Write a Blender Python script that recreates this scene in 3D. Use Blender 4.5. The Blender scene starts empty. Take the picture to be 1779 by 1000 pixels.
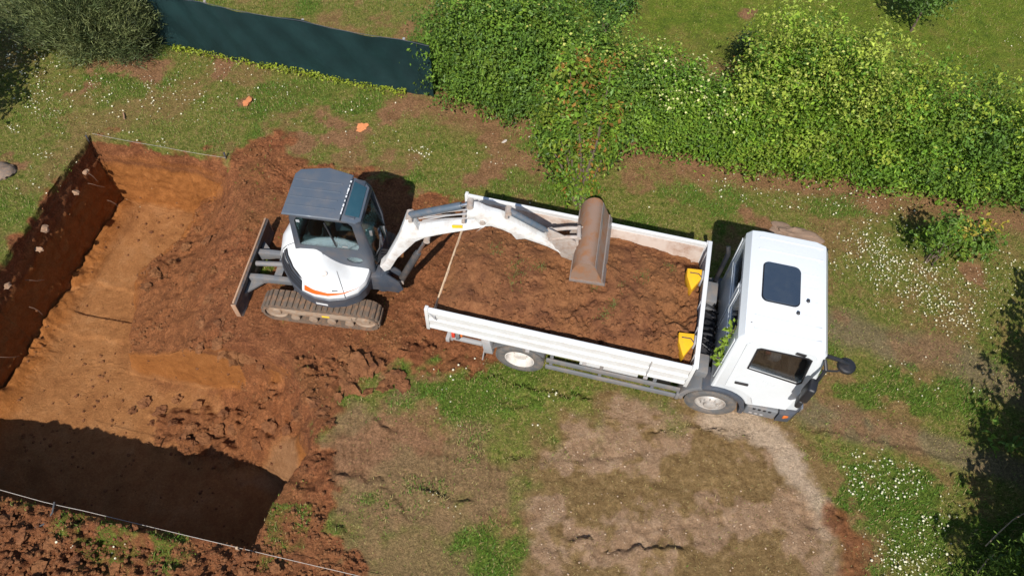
import bpy, bmesh, math, random
import numpy as np
from mathutils import Vector, Matrix

R = math.radians
rng = np.random.default_rng(7)
random.seed(7)
scn = bpy.context.scene
col = scn.collection

# ------------------------------------------------------------------ camera
CAM_H, PITCH, ROLL, FPX = 11.692, 57.402, 2.77, 1262.1
cam_d = bpy.data.cameras.new('camera')
cam = bpy.data.objects.new('camera', cam_d)
col.objects.link(cam)
cam_d.sensor_width = 36.0
cam_d.lens = 36.0 * FPX / 1779.0
cam_d.clip_start, cam_d.clip_end = 0.1, 1000
_p, _r = R(PITCH), R(ROLL)
_F = Vector((0, math.cos(_p), -math.sin(_p)))
_U0 = Vector((0, math.sin(_p), math.cos(_p)))
_R0 = Vector((1, 0, 0))
_Rv = _R0 * math.cos(_r) + _U0 * math.sin(_r)
_Uv = -_R0 * math.sin(_r) + _U0 * math.cos(_r)
m = Matrix((_Rv, _Uv, -_F)).transposed().to_4x4()
m.translation = (0, 0, CAM_H)
cam.matrix_world = m
scn.camera = cam
scn.render.resolution_x, scn.render.resolution_y = 1024, 575

# ------------------------------------------------------------------ sky, sun, exposure
SUN_EL, SUN_AZ = 48.5, 9.5            # shadows fall towards +Y, turned SUN_AZ degrees towards +X
world = bpy.data.worlds.new('World')
scn.world = world
world.use_nodes = True
wn = world.node_tree
bg = wn.nodes['Background']
sky = wn.nodes.new('ShaderNodeTexSky')
sky.sky_type = 'NISHITA'
sky.sun_disc = False
sky.sun_elevation = R(SUN_EL)
sky.sun_rotation = R(180 + SUN_AZ)
sky.air_density = 1.0
sky.dust_density = 0.6
wn.links.new(sky.outputs[0], bg.inputs[0])
bg.inputs[1].default_value = 0.105
sun_d = bpy.data.lights.new('sun', 'SUN')
sun_d.energy = 5.0
sun_d.angle = R(0.5)
sun_d.color = (1.0, 0.955, 0.88)
sun = bpy.data.objects.new('sun', sun_d)
col.objects.link(sun)
SUN_DIR = Vector((math.sin(R(SUN_AZ)) * math.cos(R(SUN_EL)), math.cos(R(SUN_AZ)) * math.cos(R(SUN_EL)), -math.sin(R(SUN_EL))))
sun.rotation_euler = SUN_DIR.to_track_quat('-Z', 'Y').to_euler()
sun.location = (-5, -12, 25)
scn.view_settings.view_transform = 'Standard'
scn.view_settings.look = 'None'
scn.view_settings.exposure = 0.34
scn.view_settings.gamma = 1.0
scn.view_settings.use_curve_mapping = False


def G(u, v, z=0.0):
    """world point at height z that was surveyed at photo pixel u, v"""
    d = _F + _Rv * ((u - 889.5) / FPX) - _Uv * ((v - 500) / FPX)
    t = (z - CAM_H) / d.z
    return Vector((d.x * t, d.y * t, z))


# ------------------------------------------------------------------ numpy noise
def _hash(i, j, seed):
    n = (i * 374761393 + j * 668265263 + seed * 974634777) & 0xFFFFFFFF
    n = ((n ^ (n >> 13)) * 1274126177) & 0xFFFFFFFF
    n = (n ^ (n >> 16)) & 0xFFFFFFFF
    return n.astype(np.float64) / 4294967295.0


def vn(x, y, seed=0):
    xi = np.floor(x); yi = np.floor(y)
    fx = x - xi; fy = y - yi
    fx = fx * fx * fx * (fx * (fx * 6 - 15) + 10)
    fy = fy * fy * fy * (fy * (fy * 6 - 15) + 10)
    xi = xi.astype(np.int64); yi = yi.astype(np.int64)
    a = _hash(xi, yi, seed); b = _hash(xi + 1, yi, seed)
    c = _hash(xi, yi + 1, seed); d = _hash(xi + 1, yi + 1, seed)
    return (a + (b - a) * fx) * (1 - fy) + (c + (d - c) * fx) * fy - 0.5


def fbm(x, y, seed=0, oct=4, gain=0.5):
    r = np.zeros_like(x, dtype=float); a = 1.0; f = 1.0
    for o in range(oct):
        ca, sa = math.cos(o * 1.3), math.sin(o * 1.3)
        r += a * vn((x * ca - y * sa) * f, (x * sa + y * ca) * f, seed + o * 17)
        a *= gain; f *= 2.03
    return r


def sstep(a, b, x):
    t = np.clip((x - a) / (b - a), 0, 1)
    return t * t * (3 - 2 * t)


def sdist_poly(x, y, pts):
    """signed distance to polygon, negative inside"""
    n = len(pts)
    d2 = np.full(x.shape, 1e9)
    inside = np.zeros(x.shape, bool)
    for i in range(n):
        x0, y0 = pts[i]; x1, y1 = pts[(i + 1) % n]
        ex, ey = x1 - x0, y1 - y0
        t = np.clip(((x - x0) * ex + (y - y0) * ey) / (ex * ex + ey * ey + 1e-12), 0, 1)
        d2 = np.minimum(d2, (x - x0 - t * ex) ** 2 + (y - y0 - t * ey) ** 2)
        c = ((y0 > y) != (y1 > y))
        xx = x0 + (y - y0) * ex / (ey if abs(ey) > 1e-9 else 1e-9)
        inside ^= c & (x < xx)
    d = np.sqrt(d2)
    return np.where(inside, -d, d)


def dist_line(x, y, pts):
    """distance to polyline, arclength along it, signed side"""
    best = np.full(x.shape, 1e9); arc = np.zeros(x.shape); side = np.zeros(x.shape)
    acc = 0.0
    for i in range(len(pts) - 1):
        x0, y0 = pts[i]; x1, y1 = pts[i + 1]
        ex, ey = x1 - x0, y1 - y0
        L = math.hypot(ex, ey)
        t = np.clip(((x - x0) * ex + (y - y0) * ey) / (L * L), 0, 1)
        dx, dy = x - x0 - t * ex, y - y0 - t * ey
        d = np.sqrt(dx * dx + dy * dy)
        mk = d < best
        best = np.where(mk, d, best); arc = np.where(mk, acc + t * L, arc)
        side = np.where(mk, np.sign(ex * dy - ey * dx), side)
        acc += L
    return best, arc, side


def gp(pix, z=0.0):
    return [(G(u, v, z).x, G(u, v, z).y) for u, v in pix]


# ------------------------------------------------------------------ node materials
class NT:
    def __init__(self, name):
        self.m = bpy.data.materials.new(name)
        self.m.use_nodes = True
        self.t = self.m.node_tree
        self.b = self.t.nodes['Principled BSDF']
        self.out = self.t.nodes['Material Output']

    def n(self, kind, **kw):
        nd = self.t.nodes.new(kind)
        for k, v in kw.items():
            setattr(nd, k, v)
        return nd

    def l(self, a, b):
        self.t.links.new(a, b)

    def coord(self, obj=False):
        if obj:
            return self.n('ShaderNodeTexCoord').outputs['Object']
        return self.n('ShaderNodeNewGeometry').outputs['Position']

    def noise(self, scale, detail=4, rough=0.55, vec=None, dist=0.0):
        nd = self.n('ShaderNodeTexNoise')
        nd.inputs['Scale'].default_value = scale
        nd.inputs['Detail'].default_value = detail
        nd.inputs['Roughness'].default_value = rough
        nd.inputs['Distortion'].default_value = dist
        if vec is not None:
            self.l(vec, nd.inputs['Vector'])
        return nd.outputs['Fac']

    def ramp(self, fac, stops):
        nd = self.n('ShaderNodeValToRGB')
        e = nd.color_ramp.elements
        while len(e) < len(stops):
            e.new(0.5)
        for k, (p, c) in enumerate(stops):
            e[k].position = p
            e[k].color = (c, c, c, 1) if isinstance(c, (int, float)) else (*c, 1)
        self.l(fac, nd.inputs['Fac'])
        return nd.outputs['Color']

    def mix(self, fac, a, b, mode='MIX'):
        nd = self.n('ShaderNodeMix', data_type='RGBA', blend_type=mode)
        for s, v in ((0, fac), (6, a), (7, b)):
            if hasattr(v, 'is_linked'):
                self.l(v, nd.inputs[s])
            elif isinstance(v, (int, float)):
                nd.inputs[s].default_value = v
            else:
                nd.inputs[s].default_value = (*v, 1)
        return nd.outputs[2]

    def math(self, op, a, b=0.0, clamp=False):
        nd = self.n('ShaderNodeMath', operation=op, use_clamp=clamp)
        for s, v in ((0, a), (1, b)):
            if hasattr(v, 'is_linked'):
                self.l(v, nd.inputs[s])
            else:
                nd.inputs[s].default_value = v
        return nd.outputs[0]

    def attr(self, name):
        nd = self.n('ShaderNodeAttribute', attribute_name=name)
        return nd

    def bump(self, h, strength, dist=0.02):
        nd = self.n('ShaderNodeBump')
        nd.inputs['Strength'].default_value = strength
        nd.inputs['Distance'].default_value = dist
        self.l(h, nd.inputs['Height'])
        self.l(nd.outputs[0], self.b.inputs['Normal'])


def paint(name, colr, rough=0.4, dirt=(0.25, 0.14, 0.07), amount=0.25, scale=3.0, metal=0.0, coat=0.0, bump=0.0, spec=0.5):
    k = NT(name)
    v = k.coord(True)
    n1 = k.noise(scale, 6, 0.65, v)
    f = k.ramp(n1, [(0.44, 0.0), (0.64, amount)])
    n2 = k.noise(scale * 14, 3, 0.6, v)
    f2 = k.math('MULTIPLY', k.ramp(n2, [(0.35, 0.55), (0.65, 1.0)]), f)
    tone = k.mix(0.12, colr, k.ramp(n2, [(0.3, tuple(c * 0.8 for c in colr)), (0.7, tuple(min(1, c * 1.12) for c in colr))]))
    k.l(k.mix(f2, tone, dirt), k.b.inputs['Base Color'])
    k.l(k.ramp(n1, [(0.3, max(0.03, rough - 0.06)), (0.8, min(1, rough + 0.25))]), k.b.inputs['Roughness'])
    k.b.inputs['Metallic'].default_value = metal
    k.b.inputs['Coat Weight'].default_value = coat
    k.b.inputs['Coat Roughness'].default_value = 0.12
    k.b.inputs['Specular IOR Level'].default_value = spec
    if bump:
        k.bump(n2, bump, 0.01)
    return k.m


def glass(name, tint, gloss=0.12):
    k = NT(name)
    k.t.nodes.remove(k.b)
    tr = k.n('ShaderNodeBsdfTransparent'); tr.inputs[0].default_value = (*tint, 1)
    gl = k.n('ShaderNodeBsdfGlossy'); gl.inputs['Roughness'].default_value = 0.04
    gl.inputs['Color'].default_value = (0.9, 0.95, 0.97, 1)
    lw = k.n('ShaderNodeLayerWeight'); lw.inputs['Blend'].default_value = 0.35
    f = k.math('ADD', k.math('MULTIPLY', lw.outputs['Fresnel'], 0.6), gloss, True)
    mx = k.n('ShaderNodeMixShader')
    k.l(f, mx.inputs[0]); k.l(tr.outputs[0], mx.inputs[1]); k.l(gl.outputs[0], mx.inputs[2])
    k.l(mx.outputs[0], k.out.inputs['Surface'])
    return k.m


def leafmat(name, rough=0.5, trans=0.3, gain=1.0):
    k = NT(name)
    a = k.attr('tint').outputs['Color']
    c = k.mix(1.0, a, (gain, gain, gain), 'MULTIPLY')
    k.l(c, k.b.inputs['Base Color'])
    k.b.inputs['Roughness'].default_value = rough
    k.b.inputs['Specular IOR Level'].default_value = 0.3
    t = k.n('ShaderNodeBsdfTranslucent')
    k.l(k.mix(1.0, c, (1.25, 1.2, 0.55), 'MULTIPLY'), t.inputs[0])
    mx = k.n('ShaderNodeMixShader'); mx.inputs[0].default_value = trans
    k.l(k.b.outputs[0], mx.inputs[1]); k.l(t.outputs[0], mx.inputs[2])
    k.l(mx.outputs[0], k.out.inputs['Surface'])
    return k.m


def soilmat(name, load=False):
    k = NT(name)
    pos = k.coord()
    big = k.noise(0.9, 5, 0.6, pos)
    mid = k.noise(5.0, 6, 0.68, pos, 0.4)
    fine = k.noise(38.0, 5, 0.7, pos)
    c = k.ramp(mid, [(0.28, (0.080, 0.033, 0.018)), (0.5, (0.160, 0.066, 0.030)), (0.72, (0.25, 0.112, 0.050))])
    c = k.mix(k.ramp(big, [(0.42, 0.0), (0.58, 0.75)]), c, k.mix(fine, (0.160, 0.068, 0.027), (0.25, 0.112, 0.045)))
    g = k.ramp(fine, [(0.3, 0.72), (0.7, 1.22)])
    c = k.mix(1.0, c, g, 'MULTIPLY')
    k.l(c, k.b.inputs['Base Color'])
    k.b.inputs['Roughness'].default_value = 0.95
    k.b.inputs['Specular IOR Level'].default_value = 0.12
    h = k.math('ADD', k.math('MULTIPLY', mid, 1.6), fine)
    k.bump(h, 0.7, 0.03)
    return k.m


M = {}
M['white'] = paint('white_paint', (0.64, 0.65, 0.66), 0.32, amount=0.10, scale=2.2, coat=0.4)
M['cab_white'] = paint('cab_white_paint', (0.62, 0.645, 0.67), 0.30, amount=0.05, scale=1.8, coat=0.5)
M['board_white'] = paint('dusty_white_board', (0.56, 0.56, 0.555), 0.42, amount=0.22, scale=4.0)
M['board_inner'] = paint('scraped_board_inside', (0.55, 0.46, 0.40), 0.6, (0.26, 0.12, 0.06), 0.75, 3.0)
M['boom_white'] = paint('worn_white_boom_paint', (0.66, 0.66, 0.65), 0.42, (0.30, 0.20, 0.14), 0.55, 5.0)
M['slate'] = paint('slate_grey_paint', (0.075, 0.094, 0.122), 0.42, (0.20, 0.15, 0.11), 0.20, 5.0, coat=0.15)
M['slate_dark'] = paint('dark_slate_paint', (0.045, 0.056, 0.075), 0.45, (0.20, 0.13, 0.08), 0.25, 4.0)
M['black'] = paint('black_plastic', (0.012, 0.013, 0.017), 0.45, (0.10, 0.07, 0.05), 0.15, 6.0)
M['grey'] = paint('grey_plastic', (0.13, 0.135, 0.145), 0.6, (0.28, 0.20, 0.14), 0.45, 5.0)
M['grey_light'] = paint('dusty_grey_steel', (0.30, 0.30, 0.31), 0.55, (0.30, 0.20, 0.13), 0.5, 6.0)
M['frame'] = paint('chassis_grey', (0.045, 0.047, 0.052), 0.6, (0.22, 0.14, 0.09), 0.4, 6.0)
M['blade'] = paint('worn_blade_steel', (0.05, 0.052, 0.058), 0.5, (0.30, 0.17, 0.10), 0.45, 8.0)
M['edge'] = paint('clay_worn_edge', (0.36, 0.23, 0.15), 0.6, (0.30, 0.14, 0.07), 0.7, 9.0)
M['clay'] = paint('clay_caked_rubber', (0.105, 0.078, 0.058), 0.9, (0.25, 0.135, 0.075), 0.9, 11.0, bump=0.6)
M['clay_metal'] = paint('clay_caked_steel', (0.27, 0.20, 0.145), 0.8, (0.22, 0.11, 0.05), 0.8, 7.0, bump=0.3)
M['bucket'] = paint('rusty_bucket_steel', (0.22, 0.140, 0.10), 0.55, (0.25, 0.098, 0.030), 1.0, 5.0, bump=0.35)
M['bucket_edge'] = paint('bare_bucket_steel', (0.25, 0.22, 0.205), 0.45, (0.24, 0.13, 0.07), 0.7, 8.0, metal=0.3)
M['link'] = paint('dusty_link_steel', (0.36, 0.31, 0.275), 0.6, (0.24, 0.14, 0.09), 0.7, 9.0)
M['cylinder'] = paint('blue_grey_cylinder', (0.07, 0.095, 0.125), 0.4, (0.22, 0.16, 0.12), 0.35, 8.0)
M['chrome'] = paint('chromed_rod', (0.55, 0.56, 0.58), 0.2, (0.3, 0.2, 0.15), 0.2, 9.0, metal=0.9)
M['tyre'] = paint('tyre_rubber', (0.085, 0.083, 0.082), 0.85, (0.24, 0.17, 0.12), 0.55, 7.0)
M['rim'] = paint('dusty_white_rim', (0.58, 0.54, 0.50), 0.5, (0.30, 0.19, 0.12), 0.5, 8.0)
M['alloy'] = paint('silver_front_rim', (0.50, 0.47, 0.44), 0.4, (0.30, 0.20, 0.13), 0.55, 9.0, metal=0.4)
M['yellow'] = paint('yellow_plastic', (0.80, 0.42, 0.010), 0.45, (0.25, 0.12, 0.04), 0.25, 9.0)
M['yellow_decal'] = paint('yellow_sticker', (0.75, 0.52, 0.03), 0.4, amount=0.2)
M['orange'] = paint('orange_stripe', (0.72, 0.105, 0.012), 0.35, amount=0.05)
M['orange_lens'] = paint('orange_lens', (0.62, 0.14, 0.02), 0.25, amount=0.1)
M['red_lens'] = paint('red_lens', (0.55, 0.05, 0.03), 0.25, amount=0.15)
M['cream'] = paint('cream_sill', (0.52, 0.40, 0.27), 0.6, (0.26, 0.13, 0.06), 0.6, 9.0)
M['seat'] = paint('dark_seat_fabric', (0.016, 0.012, 0.013), 0.9, amount=0.0)
M['seat_grey'] = paint('grey_seat_cover', (0.34, 0.36, 0.38), 0.8, amount=0.1)
M['red_cloth'] = paint('red_cloth', (0.35, 0.03, 0.02), 0.8, amount=0.05)
M['skin'] = paint('skin', (0.50, 0.27, 0.18), 0.55, (0.42, 0.2, 0.13), 0.2, 9.0)
M['shirt'] = paint('dark_work_shirt', (0.022, 0.024, 0.032), 0.9, (0.04, 0.04, 0.05), 0.3, 9.0)
M['hair'] = paint('dark_hair', (0.015, 0.011, 0.009), 0.7, amount=0.0)
M['net'] = None
M['cord'] = paint('white_cord', (0.40, 0.36, 0.32), 0.8, amount=0.3, scale=20)
M['wood'] = paint('weathered_wood', (0.42, 0.30, 0.20), 0.8, (0.22, 0.14, 0.09), 0.6, 9.0)
M['stone'] = paint('pale_stone', (0.28, 0.18, 0.115), 0.85, (0.34, 0.17, 0.09), 0.7, 6.0, bump=0.4)
M['rock'] = paint('grey_rock', (0.16, 0.12, 0.095), 0.9, (0.30, 0.18, 0.10), 0.6, 4.0, bump=0.5)
M['brick'] = paint('orange_clay', (0.55, 0.20, 0.075), 0.95, (0.42, 0.17, 0.07), 0.6, 4.0, bump=0.5)
M['plank'] = paint('sandy_slab', (0.20, 0.135, 0.095), 0.9, (0.25, 0.15, 0.10), 0.6, 4.0, bump=0.4)
M['bark'] = paint('bark', (0.12, 0.085, 0.06), 0.95, (0.06, 0.045, 0.035), 0.7, 9.0, bump=0.6)
M['root'] = paint('root', (0.13, 0.08, 0.055), 0.9, (0.15, 0.08, 0.05), 0.6, 9.0)
M['glass_dark'] = glass('truck_glass', (0.66, 0.67, 0.68), 0.02)
M['glass_teal'] = glass('excavator_glass', (0.66, 0.77, 0.77), 0.07)
M['skylight'] = paint('teal_skylight', (0.020, 0.062, 0.085), 0.12, (0.05, 0.10, 0.12), 0.25, 4.0, coat=0.6)
M['hatch'] = paint('roof_hatch_glass', (0.028, 0.042, 0.066), 0.28, (0.06, 0.07, 0.08), 0.2, 4.0, coat=0.3)
M['leaf'] = leafmat('leaf', 0.5, 0.34, 1.42)
M['grass'] = leafmat('grass_blade', 0.6, 0.25)
M['needle'] = leafmat('needle_leaf', 0.6, 0.15)
M['petal'] = leafmat('petal', 0.7, 0.2)
M['soil'] = soilmat('loose_red_soil')

k = NT('green_shade_net')
v = k.coord()
w = k.n('ShaderNodeTexWave', wave_type='BANDS', bands_direction='Z')
w.inputs['Scale'].default_value = 30
w.inputs['Distortion'].default_value = 1.0
k.l(v, w.inputs['Vector'])
n = k.noise(2.5, 5, 0.65, v)
n2 = k.noise(60, 2, 0.6, v)
c = k.mix(k.ramp(n, [(0.35, 0.0), (0.7, 1.0)]), (0.0058, 0.029, 0.031), (0.014, 0.054, 0.055))
c = k.mix(k.math('MULTIPLY', k.ramp(w.outputs['Fac'], [(0.3, 0.0), (0.9, 1.0)]), 0.25), c, (0.022, 0.075, 0.082))
c = k.mix(k.ramp(n2, [(0.70, 0.0), (0.80, 0.35)]), c, (0.06, 0.12, 0.12))
k.l(c, k.b.inputs['Base Color'])
k.b.inputs['Roughness'].default_value = 0.7
k.bump(w.outputs['Fac'], 0.2, 0.01)
M['net'] = k.m


# ------------------------------------------------------------------ mesh helpers
class MB:
    """collects shapes; build() links them as one mesh object"""
    def __init__(self):
        self.bm = bmesh.new()

    def poly(self, pts, faces):
        vs = [self.bm.verts.new(p) for p in pts]
        out = []
        for f in faces:
            try:
                out.append(self.bm.faces.new([vs[i] for i in f]))
            except ValueError:
                pass
        return vs, out

    def box(self, c, s, rot=None, bev=0.0, seg=2):
        r = bmesh.ops.create_cube(self.bm, size=1.0)
        vs = r['verts']
        mt = Matrix.Translation(Vector(c)) @ (rot.to_4x4() if rot else Matrix.Identity(4)) @ Matrix.Diagonal((*s, 1))
        bmesh.ops.transform(self.bm, matrix=mt, verts=vs)
        if bev:
            es = list({e for v in vs for e in v.link_edges})
            bmesh.ops.bevel(self.bm, geom=es, offset=bev, segments=seg, profile=0.5, affect='EDGES')
        return self

    def prism(self, poly, a, b, fn, bev=0.0, seg=2, taper=None):
        """poly: 2d points; fn(p, q, w) gives the 3d point; w runs a..b"""
        n = len(poly)
        va = [self.bm.verts.new(fn(p, q, a)) for p, q in poly]
        vb = [self.bm.verts.new(fn(p, q, b)) for p, q in poly]
        fs = [self.bm.faces.new(va), self.bm.faces.new(vb[::-1])]
        for i in range(n):
            j = (i + 1) % n
            fs.append(self.bm.faces.new((va[j], va[i], vb[i], vb[j])))
        bmesh.ops.recalc_face_normals(self.bm, faces=fs)
        if bev:
            es = list(fs[0].edges) + list(fs[1].edges)
            bmesh.ops.bevel(self.bm, geom=es, offset=bev, segments=seg, profile=0.5, affect='EDGES')
        return self

    def tube(self, pts, rad, n=10, cap=True):
        pts = [Vector(p) for p in pts]
        rads = rad if hasattr(rad, '__len__') else [rad] * len(pts)
        rings = []
        up = None
        for i, p in enumerate(pts):
            t = (pts[min(i + 1, len(pts) - 1)] - pts[max(i - 1, 0)]).normalized()
            if up is None:
                up = Vector((0, 0, 1)) if abs(t.z) < 0.9 else Vector((1, 0, 0))
            x = t.cross(up).normalized(); y = x.cross(t).normalized(); up = y
            rings.append([self.bm.verts.new(p + (x * math.cos(2 * math.pi * a / n) + y * math.sin(2 * math.pi * a / n)) * rads[i]) for a in range(n)])
        for i in range(len(rings) - 1):
            for a in range(n):
                b = (a + 1) % n
                self.bm.faces.new((rings[i][a], rings[i][b], rings[i + 1][b], rings[i + 1][a]))
        if cap:
            self.bm.faces.new(rings[0][::-1]); self.bm.faces.new(rings[-1])
        return self

    def lathe(self, prof, c, axis='Y', n=40):
        """prof: (radius, offset along axis)"""
        rings = []
        for r, o in prof:
            ring = []
            for a in range(n):
                ca, sa = math.cos(2 * math.pi * a / n) * r, math.sin(2 * math.pi * a / n) * r
                ring.append(self.bm.verts.new(Vector(c) + (Vector((ca, o, sa)) if axis == 'Y' else Vector((ca, sa, o)))))
            rings.append(ring)
        fs = []
        for i in range(len(rings) - 1):
            for a in range(n):
                b = (a + 1) % n
                fs.append(self.bm.faces.new((rings[i][a], rings[i][b], rings[i + 1][b], rings[i + 1][a])))
        bmesh.ops.recalc_face_normals(self.bm, faces=fs)
        return self

    def grid(self, P):
        """P: rows of 3d points"""
        vs = [[self.bm.verts.new(p) for p in row] for row in P]
        for i in range(len(vs) - 1):
            for j in range(len(vs[0]) - 1):
                self.bm.faces.new((vs[i][j], vs[i][j + 1], vs[i + 1][j + 1], vs[i + 1][j]))
        return self

    def mesh(self, name, mat, ang=35):
        me = bpy.data.meshes.new(name)
        self.bm.to_mesh(me); self.bm.free()
        if mat:
            for q in (mat if isinstance(mat, list) else [mat]):
                me.materials.append(q)
        me.polygons.foreach_set('use_smooth', [True] * len(me.polygons))
        me.set_sharp_from_angle(angle=R(ang))
        return me

    def build(self, name, mat, parent=None, ang=35):
        return link(name, self.mesh(name, mat, ang), parent)


def link(name, me, parent=None):
    o = bpy.data.objects.new(name, me)
    col.objects.link(o)
    if parent is not None:
        o.parent = parent
    return o


def tag(o, label=None, cat=None, group=None, kind=None):
    if label: o['label'] = label
    if cat: o['category'] = cat
    if group: o['group'] = group
    if kind: o['kind'] = kind
    return o


def thing(name, label, cat, loc=(0, 0, 0), rz=0.0, group=None):
    o = bpy.data.objects.new(name, None)
    o.empty_display_size = 0.2
    col.objects.link(o)
    o.location = loc
    o.rotation_euler = (0, 0, rz)
    return tag(o, label, cat, group)


def raw_mesh(name, V, F, mat, tint=None, smooth=False, attrs=None):
    """fast mesh from numpy arrays; F is (n, 3) or (n, 4)"""
    me = bpy.data.meshes.new(name)
    V = np.ascontiguousarray(V, dtype=np.float32); F = np.ascontiguousarray(F, dtype=np.int32)
    nf, kf = F.shape
    me.vertices.add(len(V)); me.vertices.foreach_set('co', V.ravel())
    me.loops.add(nf * kf); me.loops.foreach_set('vertex_index', F.ravel())
    me.polygons.add(nf)
    me.polygons.foreach_set('loop_start', np.arange(0, nf * kf, kf, dtype=np.int32))
    me.polygons.foreach_set('use_smooth', np.full(nf, smooth))
    me.update(calc_edges=True)
    me.materials.append(mat)
    if tint is not None:
        a = me.attributes.new('tint', 'FLOAT_COLOR', 'POINT')
        a.data.foreach_set('color', np.ascontiguousarray(np.c_[tint, np.ones(len(tint))], dtype=np.float32).ravel())
    for nm, arr in (attrs or {}).items():
        a = me.attributes.new(nm, 'FLOAT', 'POINT')
        a.data.foreach_set('value', np.ascontiguousarray(arr, dtype=np.float32))
    return me


def bool_cut(base, cutters):
    """base, cutters: MB solids; returns MB of the difference"""
    me = base.mesh('tmp', None)
    o = link('tmp_base', me)
    cs = []
    for c in cutters:
        co = link('tmp_cut', c.mesh('tmp_c', None)); cs.append(co)
        md = o.modifiers.new('b', 'BOOLEAN'); md.operation = 'DIFFERENCE'; md.solver = 'EXACT'; md.object = co
    dg = bpy.context.evaluated_depsgraph_get()
    dg.update()
    ev = o.evaluated_get(dg)
    res = bpy.data.meshes.new_from_object(ev)
    r = MB(); r.bm.from_mesh(res)
    for x in [o] + cs:
        mm = x.data
        bpy.data.objects.remove(x); bpy.data.meshes.remove(mm)
    bpy.data.meshes.remove(res)
    return r


def leaf_mesh(name, P, N, size, tint, mat, aspect=0.5, fold=0.15):
    """one folded diamond leaf per point; P points, N leaf normals"""
    n = len(P)
    rv = rng.normal(size=(n, 3))
    T = np.cross(N, rv); T /= np.linalg.norm(T, axis=1, keepdims=True) + 1e-9
    B = np.cross(N, T)
    s = size[:, None]
    V = np.empty((n, 4, 3))
    V[:, 0] = P - T * s * 0.5
    V[:, 1] = P + B * s * aspect * 0.5 + N * s * fold
    V[:, 2] = P + T * s * 0.5
    V[:, 3] = P - B * s * aspect * 0.5 + N * s * fold
    i = np.arange(n)[:, None] * 4
    F = np.concatenate([i + [0, 1, 2], i + [0, 2, 3]], 0)
    return raw_mesh(name, V.reshape(-1, 3), F, mat, np.repeat(tint, 4, 0))


def unit(a):
    return a / (np.linalg.norm(a, axis=1, keepdims=True) + 1e-9)


# ------------------------------------------------------------------ the ground (one sheet with the pit dug into it)
TH = R(-8.2)
CS, SN = math.cos(TH), math.sin(TH)


def to_st(x, y): return x * CS + y * SN, -x * SN + y * CS
def to_xy(s, t): return s * CS - t * SN, s * SN + t * CS


S_L, T_B, T_N, T_F = -10.74, 9.38, 1.95, 5.15
DEPTH = 2.1

POLY = {}
POLY['soil'] = gp([(165, 236), (390, 270), (470, 240), (560, 285), (640, 288), (730, 330), (830, 345), (900, 460), (880, 600), (850, 660), (700, 632),
                   (640, 655), (590, 700), (560, 730), (570, 830), (575, 900), (590, 960), (640, 1010), (600, 1100), (-120, 1100), (-160, 470), (0, 440)])
POLY['sand'] = gp([(1050, 690), (1180, 700), (1370, 735), (1420, 830), (1455, 890), (1490, 930), (1515, 1000), (1530, 1090), (880, 1090), (925, 960), (905, 905), (960, 790), (1010, 720)])
POLY['dirt'] = gp([(560, 705), (690, 700), (800, 750), (925, 795), (930, 900), (870, 930), (780, 920), (650, 900), (555, 860)])
POLY['dirt2'] = gp([(580, 900), (700, 900), (800, 960), (900, 1090), (600, 1090)])
POLY['red_strip'] = gp([(1438, 878), (1470, 895), (1492, 945), (1497, 1060), (1452, 1060), (1455, 950)])
PALE = [gp(q) for q in ([(950, 795), (985, 745), (1100, 742), (1185, 738), (1195, 790), (1100, 800), (1050, 830), (990, 815)], [(915, 940), (1000, 903), (1150, 888), (1420, 870), (1432, 908), (1190, 942), (1040, 968), (925, 965)],
                        [(1365, 905), (1440, 880), (1462, 960), (1455, 1060), (1395, 1060)], [(1045, 690), (1180, 692), (1110, 716), (1050, 726)], [(1230, 740), (1320, 745), (1330, 790), (1250, 770)], [(905, 880), (960, 840), (975, 900), (930, 930)])]
POLY['bench'] = gp([(385, 805), (455, 765), (522, 762), (520, 830), (486, 905), (470, 850), (425, 815)], -1.0)
POLY['topsoil_rubble'] = gp([(235, 690), (440, 692), (570, 690), (545, 770), (420, 800), (330, 775), (245, 740)], -1.3)
POLY['topsoil_ramp'] = gp([(216, 640), (235, 560), (248, 520), (268, 475), (330, 432), (366, 385)], -1.9) + gp([(420, 330), (470, 380), (470, 640), (440, 680)], -0.1)
GREENS = [gp(q) for q in ([(690, 640), (760, 640), (850, 655), (950, 680), (1010, 690), (960, 722), (900, 705), (850, 740), (830, 785), (785, 770), (740, 710), (640, 690), (650, 660)],
                          [(610, 830), (680, 842), (760, 850), (778, 885), (720, 902), (640, 880), (595, 862)], [(790, 930), (900, 930), (935, 1010), (900, 1080), (800, 1060)], [(225, 930), (300, 940), (305, 985), (240, 985)],
                          [(900, 800), (930, 850), (900, 890), (860, 860)], [(130, 905), (190, 920), (200, 950), (140, 940)], [(1420, 640), (1640, 650), (1640, 720), (1440, 700)], [(1440, 800), (1660, 820), (1670, 1000), (1530, 1010)])]
POLY['field'] = gp([(735, 0), (1100, 105), (1330, 130), (1779, 180), (2300, 200), (2400, -400), (400, -400)])
POLY['spoil'] = gp([(-100, 850), (0, 868), (200, 915), (420, 965), (640, 1020), (600, 1150), (-140, 1150)])
LINE = {}
LINE['path'] = gp([(1250, 725), (1310, 738), (1365, 775), (1410, 835), (1440, 890), (1450, 960), (1450, 1080)])
LINE['trackA'] = gp([(1380, 545), (1480, 575), (1620, 610), (1779, 680), (1950, 760)])
LINE['trackB'] = gp([(1290, 700), (1400, 715), (1560, 755), (1779, 830), (1950, 900)])
LINE['hedge'] = gp([(735, 182), (1100, 262), (1290, 300), (1480, 325), (1740, 380), (1900, 430)])
LINE['fence'] = gp([(100, 50), (340, 90), (735, 168)])
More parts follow.
